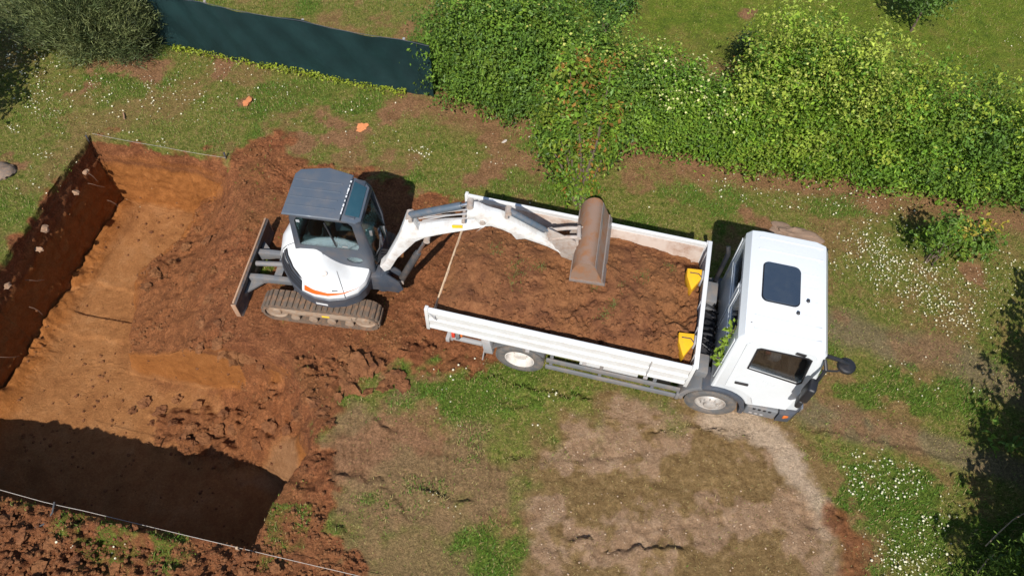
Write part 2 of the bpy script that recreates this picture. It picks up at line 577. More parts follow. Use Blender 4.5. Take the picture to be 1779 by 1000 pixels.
BARE = [(428, 178, 0.16), (630, 222, 0.16), (1340, 400, 0.30), (1280, 375, 0.28), (1100, 262, .5), (1200, 285, .5), (1400, 310, .5), (1530, 335, .45), (250, 110, .7), (390, 110, .7),
        (150, 150, .4), (30, 290, .4), (700, 190, .5), (850, 235, .4), (1300, 25, .22), (1690, 470, .25), (640, 320, .5), (840, 300, .35), (590, 220, .5), (520, 240, .4)]
GREEN = [(740, 680, .55), (830, 690, .5), (760, 740, .4), (930, 700, .35), (680, 850, .45), (740, 865, .3), (640, 830, .3), (415, 458, .16), (820, 800, .3), (640, 920, .3), (850, 940, .4), (905, 860, .25),
         (250, 965, .32), (160, 920, .3), (560, 245, .25), (720, 270, .3), (450, 980, .15), (330, 200, .5), (480, 190, .5), (1450, 670, .5), (1560, 640, .5), (1530, 500, .6), (900, 300, .4), (780, 290, .3)]
BARE_W = [(*G(u, v)[:2], r) for u, v, r in BARE]
GREEN_W = [(*G(u, v)[:2], r) for u, v, r in GREEN]


def ease_poly(x, y, key, soft, wob, seed):
    d = sdist_poly(x, y, POLY[key]) + wob * fbm(x * 1.7, y * 1.7, seed, 4, 0.6)
    return 1 - sstep(-soft, soft, d)


def masks(x, y):
    """soil, sand, green in 0..1"""
    wx = x + 0.25 * fbm(x * 1.1, y * 1.1, 51, 3); wy = y + 0.25 * fbm(x * 1.1, y * 1.1, 52, 3)
    soil = ease_poly(x, y, 'soil', 0.10, 0.55, 1)
    soil = np.maximum(soil, ease_poly(x, y, 'red_strip', 0.10, 0.35, 11) * 0.85)
    sand = ease_poly(x, y, 'sand', 0.34, 0.9, 2)
    dirt = np.maximum(ease_poly(x, y, 'dirt', 0.3, 0.7, 3), ease_poly(x, y, 'dirt2', 0.3, 0.8, 4) * 0.85)
    d, a, sd = dist_line(wx, wy, LINE['path'])
    path = (1 - sstep(0.06, 0.30, d + 0.22 * fbm(x * 3, y * 3, 9, 4, 0.6))) * (1 - 0.8 * sstep(2.0, 3.0, a))
    tr = np.zeros_like(x)
    for kx, wd in (('trackA', 0.34), ('trackB', 0.26)):
        d, a, sd = dist_line(wx, wy, LINE[kx])
        tr = np.maximum(tr, (1 - sstep(wd * 0.5, wd * 1.6, d)) * 0.8)
    dh, a, sd = dist_line(x, y, LINE['hedge'])
    foot = (1 - sstep(0.15, 0.75, dh + 0.35 * fbm(x * 1.5, y * 1.5, 21, 3))) * 0.85
    bare = np.zeros_like(x); green = np.zeros_like(x)
    wob = 1.3 * fbm(x * 2.0, y * 2.0, 31, 5, 0.65)
    for bx, by, r in BARE_W:
        bare = np.maximum(bare, 1 - sstep(0.45, 1.15, np.hypot(x - bx, y - by) / r + wob))
    gw = 0.55 * fbm(x * 2.2, y * 2.2, 35, 4, 0.65)
    for gq in GREENS:
        green = np.maximum(green, 1 - sstep(-0.20, 0.16, sdist_poly(x, y, gq) + 1.4 * gw + 0.04))
    green = np.maximum(green * 0.95, 0.8 * sstep(0.10, 0.42, fbm(x * 0.9, y * 0.9, 37, 5, 0.6)) * (1 - bare) * (1 - 0.9 * dirt))
    green = np.where((x + 4.77) ** 2 + (y - 7.68) ** 2 < 0.035, 1.0, green)
    soft_ = np.maximum(soil, sand)
    inside_spoil = (y < 3.2) & (x < -3)
    green = green * np.where(inside_spoil, 1.0, 1 - 0.9 * np.clip(soft_ * 1.1, 0, 1) * (np.hypot(x + 4.77, y - 7.68) > 0.2))
    field = ease_poly(x, y, 'field', 0.5, 0.5, 5)
    spoil = ease_poly(x, y, 'spoil', 0.15, 0.3, 6)
    top = np.maximum(ease_poly(x, y, 'topsoil_rubble', 0.12, 0.35, 7), ease_poly(x, y, 'topsoil_ramp', 0.25, 0.5, 8))
    pale = np.zeros_like(x); pw = 0.45 * fbm(x * 2.4, y * 2.4, 38, 4, 0.65)
    for gq in PALE:
        pale = np.maximum(pale, 1 - sstep(-0.12, 0.14, sdist_poly(x, y, gq) + 1.4 * pw))
    bench = ease_poly(x, y, 'bench', 0.10, 0.2, 12)
    rubble = ease_poly(x, y, 'topsoil_rubble', 0.15, 0.35, 7) * (1 - bench)
    s_, t_ = to_st(x, y)
    top = top * (1 - bench) * (1 - np.exp(-((t_ - T_F - 0.02) / 0.12) ** 4) * (s_ < -5.9))
    return dict(pale=pale, bench=bench, top=top, rubble=rubble, soil=soil, sand=sand, dirt=dirt, path=path, track=tr, foot=foot, bare=bare, green=green, field=field, spoil=spoil)


def turf_patch(x, y, m_):
    """worn reddish patches in the turf"""
    q = fbm(x * 0.75, y * 0.75, 141, 5, 0.62) + 0.25 * fbm(x * 5, y * 5, 142, 3, 0.6)
    w = sstep(0.02, 0.42, q + 0.10)
    d, a, sd = dist_line(x, y, LINE['hedge'])
    return w * (1 - m_['field'] * 0.75) * (1 - m_['green']) * (0.45 + 0.55 * np.exp(-((x - 0.5) / 7) ** 2))


_TT = np.array([1.0, 1.95, 2.6, 3.3, 3.7, 4.2, 5.0, 5.15])
_TOE_N = np.array([-4.35, -4.35, -4.38, -4.55, -5.3, -6.1, -6.9, -7.1])
_TOP_N = np.array([-4.15, -4.12, -4.05, -3.85, -3.75, -3.9, -4.4, -4.6])
_TU = np.array([5.15, 6.2, 7.2, 8.2, 9.0, 9.38, 12.0])
_TOE_F = np.array([-8.70, -9.05, -9.38, -8.85, -8.70, -8.65, -8.65])
_TOP_F = np.array([-5.5, -5.9, -6.3, -6.7, -7.2, -7.6, -7.6])


def base_h(s, t):
    wob = 0.16 * fbm(s * 1.3, t * 1.3, 61, 3) + 0.05 * fbm(s * 6, t * 6, 62, 2)
    toe = np.interp(t, _TT, _TOE_N) + wob; top = np.interp(t, _TT, _TOP_N) + wob * 0.7
    u = np.clip((s - toe) / (top - toe), 0, 1)
    near = -DEPTH * (1 - (0.80 * u ** 1.25 + 0.20 * sstep(0.7, 1.0, u)))
    toe = np.interp(t, _TU, _TOE_F) + wob; top = np.interp(t, _TU, _TOP_F) + wob * 0.7
    u = np.clip((s - toe) / (top - toe), 0, 1)
    far = -DEPTH * (1 - (0.24 * sstep(0, 0.10, u) + 0.76 * (0.75 * u + 0.25 * sstep(0.3, 1, u))))
    f = np.clip((t - (T_F - 0.06) + 0.5 * wob) / 0.16, 0, 1)
    return near * (1 - f) + far * f


RIDGES = [([(965, 925), (1000, 935), (1040, 952)], 0.055, 1), ([(1040, 962), (1090, 957), (1140, 952), (1195, 958)], 0.045, 1), ([(905, 958), (980, 955), (1040, 962)], 0.022, 1),
          ([(1190, 735), (1235, 742)], 0.030, 1), ([(1235, 748), (1300, 756)], 0.038, 1), ([(1120, 757), (1180, 752)], 0.027, 1), ([(910, 805), (1030, 800), (1110, 798), (1185, 802)], 0.022, 1),
          ([(840, 655), (920, 680), (985, 690), (1030, 700)], 0.053, 1), ([(870, 790), (900, 800), (905, 840)], 0.045, 1), ([(700, 850), (765, 858), (775, 870), (830, 872)], 0.053, 1),
          ([(560, 820), (600, 828), (670, 842)], 0.038, 1), ([(640, 730), (700, 760)], 0.038, 1), ([(660, 840), (690, 880), (710, 905)], 0.038, 1), ([(1400, 748), (1500, 762), (1600, 788), (1700, 805)], 0.027, 1),
          ([(860, 700), (900, 712), (960, 695)], 0.030, 1), ([(585, 885), (600, 900)], 0.060, 1), ([(575, 915), (600, 935)], 0.053, 1), ([(1440, 880), (1475, 930), (1480, 1000)], 0.038, 1), ([(860, 900), (950, 912), (1000, 905)], 0.019, 1)]
RIDGES = [(gp(p), h, k_) for p, h, k_ in RIDGES]
TREAD = [(gp([(560, 790), (700, 800), (880, 820)]), 0.30, 0.013, 44), (gp([(600, 740), (730, 760), (880, 800)]), 0.22, 0.013, 44), (gp([(1000, 905), (1150, 895), (1330, 885)]), 0.24, 0.012, 40),
         (gp([(960, 790), (1100, 770), (1260, 745)]), 0.22, 0.012, 40), (gp([(1010, 960), (1200, 925), (1400, 905)]), 0.20, 0.012, 20), (gp([(470, 690), (380, 560), (370, 420)]), 0.22, 0.03, 18),
         (gp([(680, 600), (560, 640), (420, 610)]), 0.22, 0.025, 18), (gp([(1150, 830), (1300, 850), (1420, 900)]), 0.2, 0.012, 20)]


def height(x, y, mk=None):
    s, t = to_st(x, y)
    mk = mk or masks(x, y)
    b = base_h(s, t)
    wl = np.clip((s - (S_L - 0.03)) / 0.14, 0, 1)
    wb = np.clip(((T_B + 0.03) - t) / 0.16, 0, 1)
    wn_ = np.clip((t - (T_N - 0.03)) / 0.12, 0, 1)
    pit = wl * wb * wn_
    z = b * pit
    onfloor = sstep(1.95, 2.08, -z)
    bw = np.clip(0.22 + 0.075 * (9.4 - t), 0.2, 0.6)
    z = z + onfloor * 0.55 * bw * np.clip(1 - (s - S_L - 0.10) / bw, 0, 1) ** 1.25 * wl * (t < T_B - 0.1) * (1 + 0.5 * fbm(s * 3, t * 3, 123, 3))
    # scraped steps left by the bucket on the pit floor
    wv = 0.12 * fbm(s * 1.4, t * 1.4, 121, 3)
    z = z + onfloor * (0.035 * sstep(6.90, 6.98, t + 2 * wv) + 0.05 * sstep(5.60, 5.68, t + wv * 2.5) - 0.06 * sstep(-10.38, -10.34, s + wv * 0.3) * (t > 6.2) + 0.02 * np.sin((s * 0.9 + t * 0.25) * 9) * sstep(0, .3, fbm(s * .8, t * .8, 122, 2)))
    lump = fbm(x * 3.2, y * 3.2, 71, 5, 0.58)
    ridg = 1 - np.abs(2 * fbm(x * 2.2, y * 2.2, 81, 4, 0.55))
    soil = np.maximum(mk['soil'], mk['spoil'])
    slope_zone = sstep(0.05, 0.5, -z) * (1 - sstep(1.7, 2.05, -z))
    # churned ground is roughest on the ramp and on the rubble, quieter on the scraped floor and under the machine
    flat = np.exp(-(((x + 3.4) / 1.9) ** 2 + ((y - 7.4) / 1.5) ** 2) ** 2)
    amp = soil * (0.105 + 0.08 * slope_zone) * (1 - 0.9 * sstep(1.9, 2.09, -z)) * (1 - 0.7 * flat) * (1 - 0.85 * mk['bench'])
    rough = sstep(-0.1, 0.35, fbm(x * 0.8, y * 0.8, 91, 2))
    z = z + amp * (0.35 + 0.9 * rough) * (lump + 0.5 * (ridg - 0.75))
    fine = fbm(x * 14, y * 14, 72, 3, 0.6)
    z = z + soil * 0.035 * fine * (1 - 0.4 * flat) * (0.5 + rough) * (1 - 0.75 * onfloor) * (1 - 0.6 * mk['bench'])
    # chunky clods on the spoil and in the rubble
    cl = np.abs(vn(x * 8.5 + 2 * lump, y * 8.5, 95)) * 2
    z = z + mk['spoil'] * (0.12 * (lump + 0.2) + 0.12 * np.maximum(cl - 0.3, 0) + 0.05 * fine) * sstep(0.0, 0.35, -sdist_poly(x, y, POLY['spoil']) + 0.1)
    rub = sstep(0.0, 0.35, fbm(x * 1.3, y * 1.3, 97, 3)) * soil * (1 - flat) * (1 - mk['bench']) * (1 - sstep(1.9, 2.08, -z) * 0.85)
    z = z + rub * 0.13 * np.maximum(cl - 0.35, 0)
    z = z + mk['rubble'] * pit * (0.08 + 0.20 * lump + 0.12 * np.maximum(cl - 0.35, 0))
    g = (1 - soil)
    z = z + g * (0.03 * fbm(x * 0.9, y * 0.9, 73, 3) + 0.018 * fbm(x * 6, y * 6, 74, 3))
    z = z + mk['sand'] * 0.016 * fbm(x * 18, y * 18, 75, 3, 0.6)
    z = z - mk['path'] * 0.03 * (1 - soil)
    z = z + np.exp(-((t - (T_N - 0.17)) / 0.11) ** 2) * np.maximum(0, 0.06 + 0.42 * fbm(s * 2.2, t * 2.2, 131, 4, 0.6)) * (s < -3.9) * (s > -13)
    out = 1 - pit * (b < -0.04)
    for pts, h, _k in RIDGES:
        x0 = min(p[0] for p in pts) - 0.5; x1 = max(p[0] for p in pts) + 0.5
        y0 = min(p[1] for p in pts) - 0.5; y1 = max(p[1] for p in pts) + 0.5
        sel = (x > x0) & (x < x1) & (y > y0) & (y < y1)
        if not sel.any():
            continue
        xs, ys = x[sel], y[sel]
        d, a, sd = dist_line(xs + 0.10 * vn(xs * 6, ys * 6, 5) + 0.08 * vn(xs * 15, ys * 15, 15), ys + 0.14 * vn(xs * 6, ys * 6, 6) + 0.09 * vn(xs * 15, ys * 15, 16), pts)
        dd = d * sd      # positive on the far side: sheer lip there, gentle rise on the near side
        pr = np.where(dd < 0, np.exp(-(dd / 0.16) ** 2), np.exp(-(dd / 0.025) ** 2)) - 0.45 * np.exp(-((dd - 0.09) / 0.06) ** 2)
        tot = np.hypot(pts[-1][0] - pts[0][0], pts[-1][1] - pts[0][1]) + 1e-6
        fade = sstep(0, 0.12, a) * sstep(0, 0.12, np.maximum(tot - a, 0) + 0.02)
        z[sel] += 0.95 * h * pr * fade * (0.35 + 1.3 * (vn(xs * 5, ys * 5, 77) + 0.5)) * out[sel]
    for pts, wd, am, fr in TREAD:
        x0 = min(p[0] for p in pts) - 0.5; x1 = max(p[0] for p in pts) + 0.5
        y0 = min(p[1] for p in pts) - 0.5; y1 = max(p[1] for p in pts) + 0.5
        sel = (x > x0) & (x < x1) & (y > y0) & (y < y1)
        if not sel.any():
            continue
        xs, ys = x[sel], y[sel]
        d, a, sd = dist_line(xs, ys, pts)
        msk = (1 - sstep(wd * 0.75, wd, d)) * sstep(-0.25, 0.2, fbm(xs * 2, ys * 2, 78, 2))
        z[sel] += msk * (am * np.sign(np.sin(a * fr + 1.5 * np.sign(d * sd) * d * 6)) - 0.02)
    # keep the ground under the wheels and tracks level
    return z


def lines(a, b, st): return list(np.arange(a, b, st))


def bunch(v0, v1, n): return list(np.linspace(v0, v1, n))


def coarse(a, sgn):
    return [a + sgn * 0.12 * (1.32 ** i - 1) / 0.32 for i in range(1, 24)]


ls = lines(-15.2, 0.0, 0.030) + lines(0.0, 7.0, 0.032) + lines(7.0, 11.3, 0.05)
lt = lines(0.6, 10.2, 0.030) + lines(10.2, 19.2, 0.05)
ls = [q for q in ls if not (S_L - 0.05 < q < S_L + 0.13)] + bunch(S_L - 0.05, S_L + 0.13, 46)
lt = [q for q in lt if not (T_B - 0.15 < q < T_B + 0.05 or T_N - 0.05 < q < T_N + 0.11 or T_F - 0.14 < q < T_F + 0.16)]
lt += bunch(T_B - 0.15, T_B + 0.05, 46) + bunch(T_N - 0.05, T_N + 0.11, 22) + bunch(T_F - 0.14, T_F + 0.16, 30)
ls += coarse(-15.2, -1) + coarse(11.3, 1)
lt += coarse(0.6, -1) + coarse(19.2, 1)
ls = np.array(sorted(ls)); lt = np.array(sorted(lt))
SS, TTg = np.meshgrid(ls, lt)
SS, TTg = SS.ravel(), TTg.ravel()
X, Y = to_xy(SS, TTg)
mk = masks(X, Y)
Z = height(X, Y, mk)
# uneven faces on the cut walls: push the wall points in and out along the wall's normal
def wallness(c, a, b): return np.clip((c - a) / 0.02, 0, 1) * np.clip((b - c) / 0.02, 0, 1)
inpit_t = ((TTg > T_N) & (TTg < T_B)).astype(float); inpit_s = ((SS > S_L) & (SS < -4)).astype(float)
wL = wallness(SS, S_L - 0.04, S_L + 0.12) * inpit_t
wB = wallness(TTg, T_B - 0.14, T_B + 0.04) * inpit_s
wN = wallness(TTg, T_N - 0.04, T_N + 0.10) * inpit_s
dS = wL * (0.05 * fbm(TTg * 2.1, Z * 3.2, 101, 4, 0.6) + 0.045 * fbm(TTg * 5, Z * 14, 102, 3, 0.6) + 0.055 * Z)
dT = (wB + wN) * (0.07 * fbm(SS * 2.1, Z * 1.5, 103, 3) + 0.045 * fbm(SS * 8, Z * 8, 104, 3, 0.6)) + wN * 0.10 * fbm(SS * 3.1, SS * 0 + 3.3, 105, 4, 0.65)
ds, dt = dS * CS - dT * SN, dS * SN + dT * CS
X2, Y2 = X + ds, Y + dt
ns, nt = len(ls), len(lt)
ii = (np.arange(nt - 1)[:, None] * ns + np.arange(ns - 1)[None, :]).ravel()
F = np.c_[ii, ii + 1, ii + ns + 1, ii + ns]
veg = np.clip(1 - np.maximum(mk['soil'], np.maximum(mk['sand'] * 0.93, mk['spoil'])), 0, 1)
veg = np.clip(veg * (1 - 0.62 * mk['dirt']) * (1 - 0.55 * mk['track']) * (1 - 0.75 * mk['foot']) * (1 - 0.9 * mk['bare']), 0, 1)
veg = np.clip(np.maximum(veg, mk['green'] * 0.95) , 0, 1) * (Z > -0.3)

k = NT('ground_soil_and_turf')
pos = k.coord()
zz = k.n('ShaderNodeSeparateXYZ'); k.l(pos, zz.inputs[0])
big = k.noise(0.7, 5, 0.6, pos)
mid = k.noise(4.0, 7, 0.68, pos, 0.5)
fine = k.noise(24.0, 7, 0.78, pos)
vfine = k.noise(110.0, 3, 0.6, pos)
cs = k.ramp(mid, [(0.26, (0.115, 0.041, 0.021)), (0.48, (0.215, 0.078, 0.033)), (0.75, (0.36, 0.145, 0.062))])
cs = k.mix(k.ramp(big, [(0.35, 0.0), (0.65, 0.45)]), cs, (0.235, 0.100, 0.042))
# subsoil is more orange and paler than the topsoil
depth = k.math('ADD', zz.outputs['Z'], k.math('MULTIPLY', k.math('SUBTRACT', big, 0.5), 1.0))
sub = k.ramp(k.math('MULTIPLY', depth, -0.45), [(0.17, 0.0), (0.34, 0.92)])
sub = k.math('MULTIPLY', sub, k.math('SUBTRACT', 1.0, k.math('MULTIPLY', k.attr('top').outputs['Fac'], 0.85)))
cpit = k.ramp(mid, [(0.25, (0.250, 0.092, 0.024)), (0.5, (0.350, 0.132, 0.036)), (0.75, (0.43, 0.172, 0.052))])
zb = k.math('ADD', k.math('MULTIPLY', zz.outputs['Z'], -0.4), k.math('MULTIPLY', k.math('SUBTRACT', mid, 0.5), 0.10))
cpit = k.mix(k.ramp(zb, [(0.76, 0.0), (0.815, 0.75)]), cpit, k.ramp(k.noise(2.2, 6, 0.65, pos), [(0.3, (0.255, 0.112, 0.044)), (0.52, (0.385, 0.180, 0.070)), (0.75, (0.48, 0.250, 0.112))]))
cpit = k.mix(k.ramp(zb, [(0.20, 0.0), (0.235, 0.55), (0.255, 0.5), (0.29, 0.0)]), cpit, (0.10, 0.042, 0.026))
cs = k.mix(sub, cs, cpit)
cs = k.mix(k.math('MULTIPLY', k.attr('bench').outputs['Fac'], 0.85), cs, k.ramp(mid, [(0.3, (0.24, 0.115, 0.052)), (0.7, (0.37, 0.20, 0.10))]))
cdry = k.ramp(k.noise(6.5, 7, 0.72, pos), [(0.28, (0.125, 0.072, 0.030)), (0.46, (0.200, 0.125, 0.052)), (0.60, (0.265, 0.172, 0.075)), (0.78, (0.34, 0.225, 0.130))])
cpale = k.ramp(mid, [(0.25, (0.235, 0.140, 0.078)), (0.5, (0.325, 0.205, 0.122)), (0.75, (0.44, 0.30, 0.192))])
csand = k.mix(k.attr('pale').outputs['Fac'], cdry, cpale)
cpath = k.mix(mid, (0.38, 0.265, 0.175), (0.56, 0.43, 0.31))
cgrass = k.ramp(k.noise(9.0, 6, 0.7, pos), [(0.28, (0.055, 0.078, 0.012)), (0.44, (0.125, 0.145, 0.026)), (0.56, (0.195, 0.180, 0.046)), (0.72, (0.29, 0.185, 0.085))])
cgreen = k.ramp(k.noise(12.0, 6, 0.7, pos), [(0.3, (0.045, 0.082, 0.010)), (0.55, (0.100, 0.155, 0.020)), (0.8, (0.180, 0.190, 0.045))])
cfield = k.ramp(k.noise(2.2, 7, 0.72, pos), [(0.3, (0.065, 0.105, 0.012)), (0.5, (0.125, 0.165, 0.018)), (0.66, (0.185, 0.175, 0.034)), (0.82, (0.26, 0.155, 0.058))])
ctrack = k.mix(mid, (0.145, 0.105, 0.055), (0.27, 0.20, 0.125))
cbare = k.ramp(mid, [(0.3, (0.19, 0.090, 0.045)), (0.7, (0.34, 0.175, 0.095))])
A = lambda q: k.attr(q).outputs['Fac']
c = k.mix(A('green'), cgrass, cgreen)
c = k.mix(A('field'), c, cfield)
c = k.mix(A('track'), c, ctrack)
c = k.mix(k.math('MULTIPLY', A('dirt'), 0.8), c, k.mix(mid, (0.190, 0.105, 0.055), (0.33, 0.195, 0.112)))
c = k.mix(k.math('MAXIMUM', A('bare'), A('foot')), c, cbare)
c = k.mix(A('sand'), c, csand)
c = k.mix(A('path'), c, cpath)
c = k.mix(A('soil'), c, cs)
g = k.ramp(fine, [(0.32, 0.42), (0.50, 0.95), (0.68, 1.6)])
g2 = k.ramp(vfine, [(0.32, 0.68), (0.68, 1.3)])
calm = k.math('MAXIMUM', k.math('MULTIPLY', k.math('MULTIPLY', sub, A('soil')), 0.6), k.math('MULTIPLY', A('sand'), 0.4))
g = k.mix(calm, g, (1.0, 1.0, 1.0))
c = k.mix(1.0, c, g, 'MULTIPLY')
c = k.mix(1.0, c, k.mix(calm, g2, (1.0, 1.0, 1.0)), 'MULTIPLY')
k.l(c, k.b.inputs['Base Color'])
k.b.inputs['Roughness'].default_value = 0.95
k.b.inputs['Specular IOR Level'].default_value = 0.1
k.bump(k.math('ADD', k.math('MULTIPLY', fine, 1.0), k.math('MULTIPLY', vfine, 0.6)), 1.0, 0.045)
soil_a = np.maximum(mk['soil'], mk['spoil']) * (1 - mk['green'] * 0.8)
soil_a = np.where(Z < -0.15, 1.0, soil_a)
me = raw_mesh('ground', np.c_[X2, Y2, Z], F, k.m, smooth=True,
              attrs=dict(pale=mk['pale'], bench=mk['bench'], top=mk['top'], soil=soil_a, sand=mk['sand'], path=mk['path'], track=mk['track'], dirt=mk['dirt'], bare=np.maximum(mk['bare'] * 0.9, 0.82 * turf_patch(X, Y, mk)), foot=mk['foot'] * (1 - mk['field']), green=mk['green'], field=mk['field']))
tag(link('ground', me), 'red earth plot with a deep square pit, worn turf and sandy tracks', 'ground', kind='structure')


def hz(x, y):
    return float(height(np.array([x], float), np.array([y], float))[0])

# ------------------------------------------------------------------ the tipper truck (local frame: x forward, y left, origin on the ground under the rear axle)
truck = thing('tipper_truck', 'white cab-over tipper truck with low side boards, loaded with red soil', 'truck', (0.395, 6.805, 0), R(-11.146))
HW, BX0, BX1, BZ0, BZ1 = 1.234, -1.547, 2.731, 1.139, 1.704
XZ = lambda p, q, w: Vector((p, w, q))          # profile in x-z, extruded across y
YZ = lambda p, q, w: Vector((w, p, q))          # profile in y-z, extruded along x
XY = lambda p, q, w: Vector((p, q, w))

# chassis
b = MB()
for sy in (-0.40, 0.40):
    b.box((1.35, sy, 0.80), (5.7, 0.07, 0.20), bev=0.008)
for x in (-1.3, -0.5, 0.6, 1.5, 2.4, 3.9):
    b.box((x, 0, 0.80), (0.08, 0.74, 0.14))
b.tube([(0, -0.95, 0.42), (0, 0.95, 0.42)], 0.07); b.tube([(3.305, -0.95, 0.42), (3.305, 0.95, 0.42)], 0.055)
b.lathe([(0.0, -0.16), (0.17, -0.13), (0.2, 0), (0.17, 0.13), (0, 0.16)], (0, 0, 0.42), n=20)
b.tube([(0.1, 0, 0.45), (3.0, 0, 0.72)], 0.05)
b.build('chassis', M['frame'], truck)
b = MB()
for y in (-0.45, 0.45):
    b.box((0.6, y, 1.0), (4.2, 0.06, 0.12))
for x in np.linspace(-1.4, 2.6, 9):
    b.box((x, 0, 1.075), (0.06, 2.34, 0.045))
b.build('bed_subframe', M['grey_light'], truck)
MB().box(((BX0 + BX1) / 2, 0, 1.118), (BX1 - BX0, 2 * HW - 0.10, 0.03)).build('bed_floor', M['board_inner'], truck)

# ribbed side boards: one extruded profile each, the raised ribs facing out
def board_profile(s):
    y0 = HW - 0.045
    pr = [(y0, BZ0), (HW - 0.012, BZ0)]
    for (za, zb) in ((0.012, 0.085), (0.20, 0.315), (0.45, 0.545)):
        a, c_ = BZ0 + za, BZ0 + zb
        pr += [(HW - 0.012, a), (HW + 0.012, a + 0.018), (HW + 0.012, c_ - 0.018), (HW - 0.012, c_)]
    pr += [(HW - 0.012, BZ1), (y0, BZ1)]
    return [(s * p, q) for p, q in pr]
for s in (-1, 1):
    o = MB().prism(board_profile(s), BX0 + 0.02, BX1 - 0.01, YZ).build('side_board', M['board_white'] , truck, 25)
    # scraped inner lining
    MB().box(((BX0 + BX1) / 2, s * (HW - 0.049), (BZ0 + BZ1) / 2 - 0.03), (BX1 - BX0 - 0.08, 0.006, BZ1 - BZ0 - 0.10)).build('board_lining', M['board_inner'], o)
    MB().box(((BX0 + BX1) / 2, s * (HW - 0.024), BZ1 + 0.010), (BX1 - BX0 - 0.03, 0.058, 0.022), bev=0.006).build('top_rail', M['white'], o)
    for x in (BX0 + 0.01, BX1 + 0.005):
        MB().box((x, s * (HW - 0.02), (BZ0 + BZ1) / 2 + 0.015), (0.06, 0.085, BZ1 - BZ0 + 0.07), bev=0.01).build('corner_post', M['board_white'], truck)
    b = MB().box((BX0 + 0.14, s * (HW + 0.014), 1.55), (0.035, 0.02, 0.10), bev=0.004)
    b.tube([(BX0 + 0.05, s * (HW + 0.012), 1.66), (BX0 + 0.11, s * (HW + 0.03), 1.60), (BX0 + 0.18, s * (HW + 0.03), 1.50)], 0.010, 6)
    b.build('latch', M['grey_light'], o)
    MB().box((2.10, s * (HW + 0.012), 1.42), (0.022, 0.012, BZ1 - BZ0 - 0.03)).build('board_joint', M['grey_light'], o)
    for x in (0.15, 1.1, 2.1):
        MB().box((x, s * (HW + 0.005), 1.115), (0.07, 0.05, 0.06), bev=0.006).build('hinge', M['grey_light'], o)
# headboard
h = MB()
h.box((BX1 + 0.03, 0, 1.44), (0.04, 2 * HW - 0.10, 0.60), bev=0.006)
h.build('headboard', M['board_white'], truck)
hb = truck.children[-1]
MB().box((BX1 + 0.03, 0, 1.755), (0.075, 2 * HW + 0.01, 0.045), bev=0.012).build('top_rail', M['white'], hb)
for y in (-1.0, -0.5, 0.0, 0.5, 1.0):
    MB().box((BX1 + 0.0, y, 1.44), (0.03, 0.05, 0.58), bev=0.005).build('stiffener', M['board_white'], hb)
MB().box((BX1 + 0.004, 0, 1.41), (0.006, 2 * HW - 0.14, 0.50)).build('board_lining', M['grey_light'], hb)
# rear sill; the tailgate is off
MB().box((BX0 + 0.0, 0, 1.13), (0.028, 2 * HW - 0.14, 0.045), bev=0.006).build('rear_sill', M['cream'], truck)

# wheels
def tyre_mesh(w, r):
    b = MB()
    hw = w / 2
    b.lathe([(r * 0.60, -hw * 0.72), (r * 0.66, -hw * 0.92), (r * 0.80, -hw), (r * 0.93, -hw * 0.95), (r * 0.985, -hw * 0.80), (r, -hw * 0.5), (r, hw * 0.5), (r * 0.985, hw * 0.80),
             (r * 0.93, hw * 0.95), (r * 0.80, hw), (r * 0.66, hw * 0.92), (r * 0.60, hw * 0.72)], (0, 0, 0), n=56)
    for i in range(44):
        a = 2 * math.pi * i / 44
        for yy in (-hw * 0.62, -hw * 0.2, hw * 0.2, hw * 0.62):
            aa = a + (0.05 if abs(yy) > hw * 0.4 else 0)
            b.box((math.cos(aa) * (r + 0.002), yy, math.sin(aa) * (r + 0.002)), (0.022, w * 0.16, 0.040), Matrix.Rotation(-aa, 3, 'Y'))
    return b.mesh('tyre', M['tyre'], 40)
def rim_front(s, r):
    b = MB()
    p = [(r * 0.62, -0.06), (r * 0.63, 0.085), (r * 0.585, 0.095), (r * 0.56, 0.05), (r * 0.48, 0.035), (r * 0.40, 0.075), (r * 0.30, 0.105), (r * 0.26, 0.105), (r * 0.25, 0.15), (r * 0.18, 0.165), (0.001, 0.168)]
    b.lathe([(q, s * o) for q, o in p], (0, 0, 0), n=40)
    for i in range(10):
        a = 2 * math.pi * i / 10
        b.tube([(math.cos(a) * r * 0.335, s * 0.085, math.sin(a) * r * 0.335), (math.cos(a) * r * 0.335, s * 0.125, math.sin(a) * r * 0.335)], 0.016, 6)
    return b.mesh('rim', M['alloy'], 35)
def rim_rear(s, r):
    b = MB()
    p = [(r * 0.62, -0.10), (r * 0.63, 0.10), (r * 0.59, 0.105), (r * 0.56, 0.06), (r * 0.53, -0.02), (r * 0.49, -0.055), (r * 0.36, -0.065), (r * 0.30, -0.05), (r * 0.29, 0.03), (r * 0.20, 0.045), (0.001, 0.047)]
    b.lathe([(q, s * o) for q, o in p], (0, 0, 0), n=40)
    for i in range(8):
        a = 2 * math.pi * i / 8
        b.tube([(math.cos(a) * r * 0.35, s * -0.07, math.sin(a) * r * 0.35), (math.cos(a) * r * 0.35, s * -0.02, math.sin(a) * r * 0.35)], 0.018, 6)
    return b.mesh('rim', M['rim'], 35)
WR = 0.415
tyre = tyre_mesh(0.235, WR)
rims = {('f', s): rim_front(s, WR) for s in (-1, 1)}
rims.update({('r', s): rim_rear(s, WR) for s in (-1, 1)})
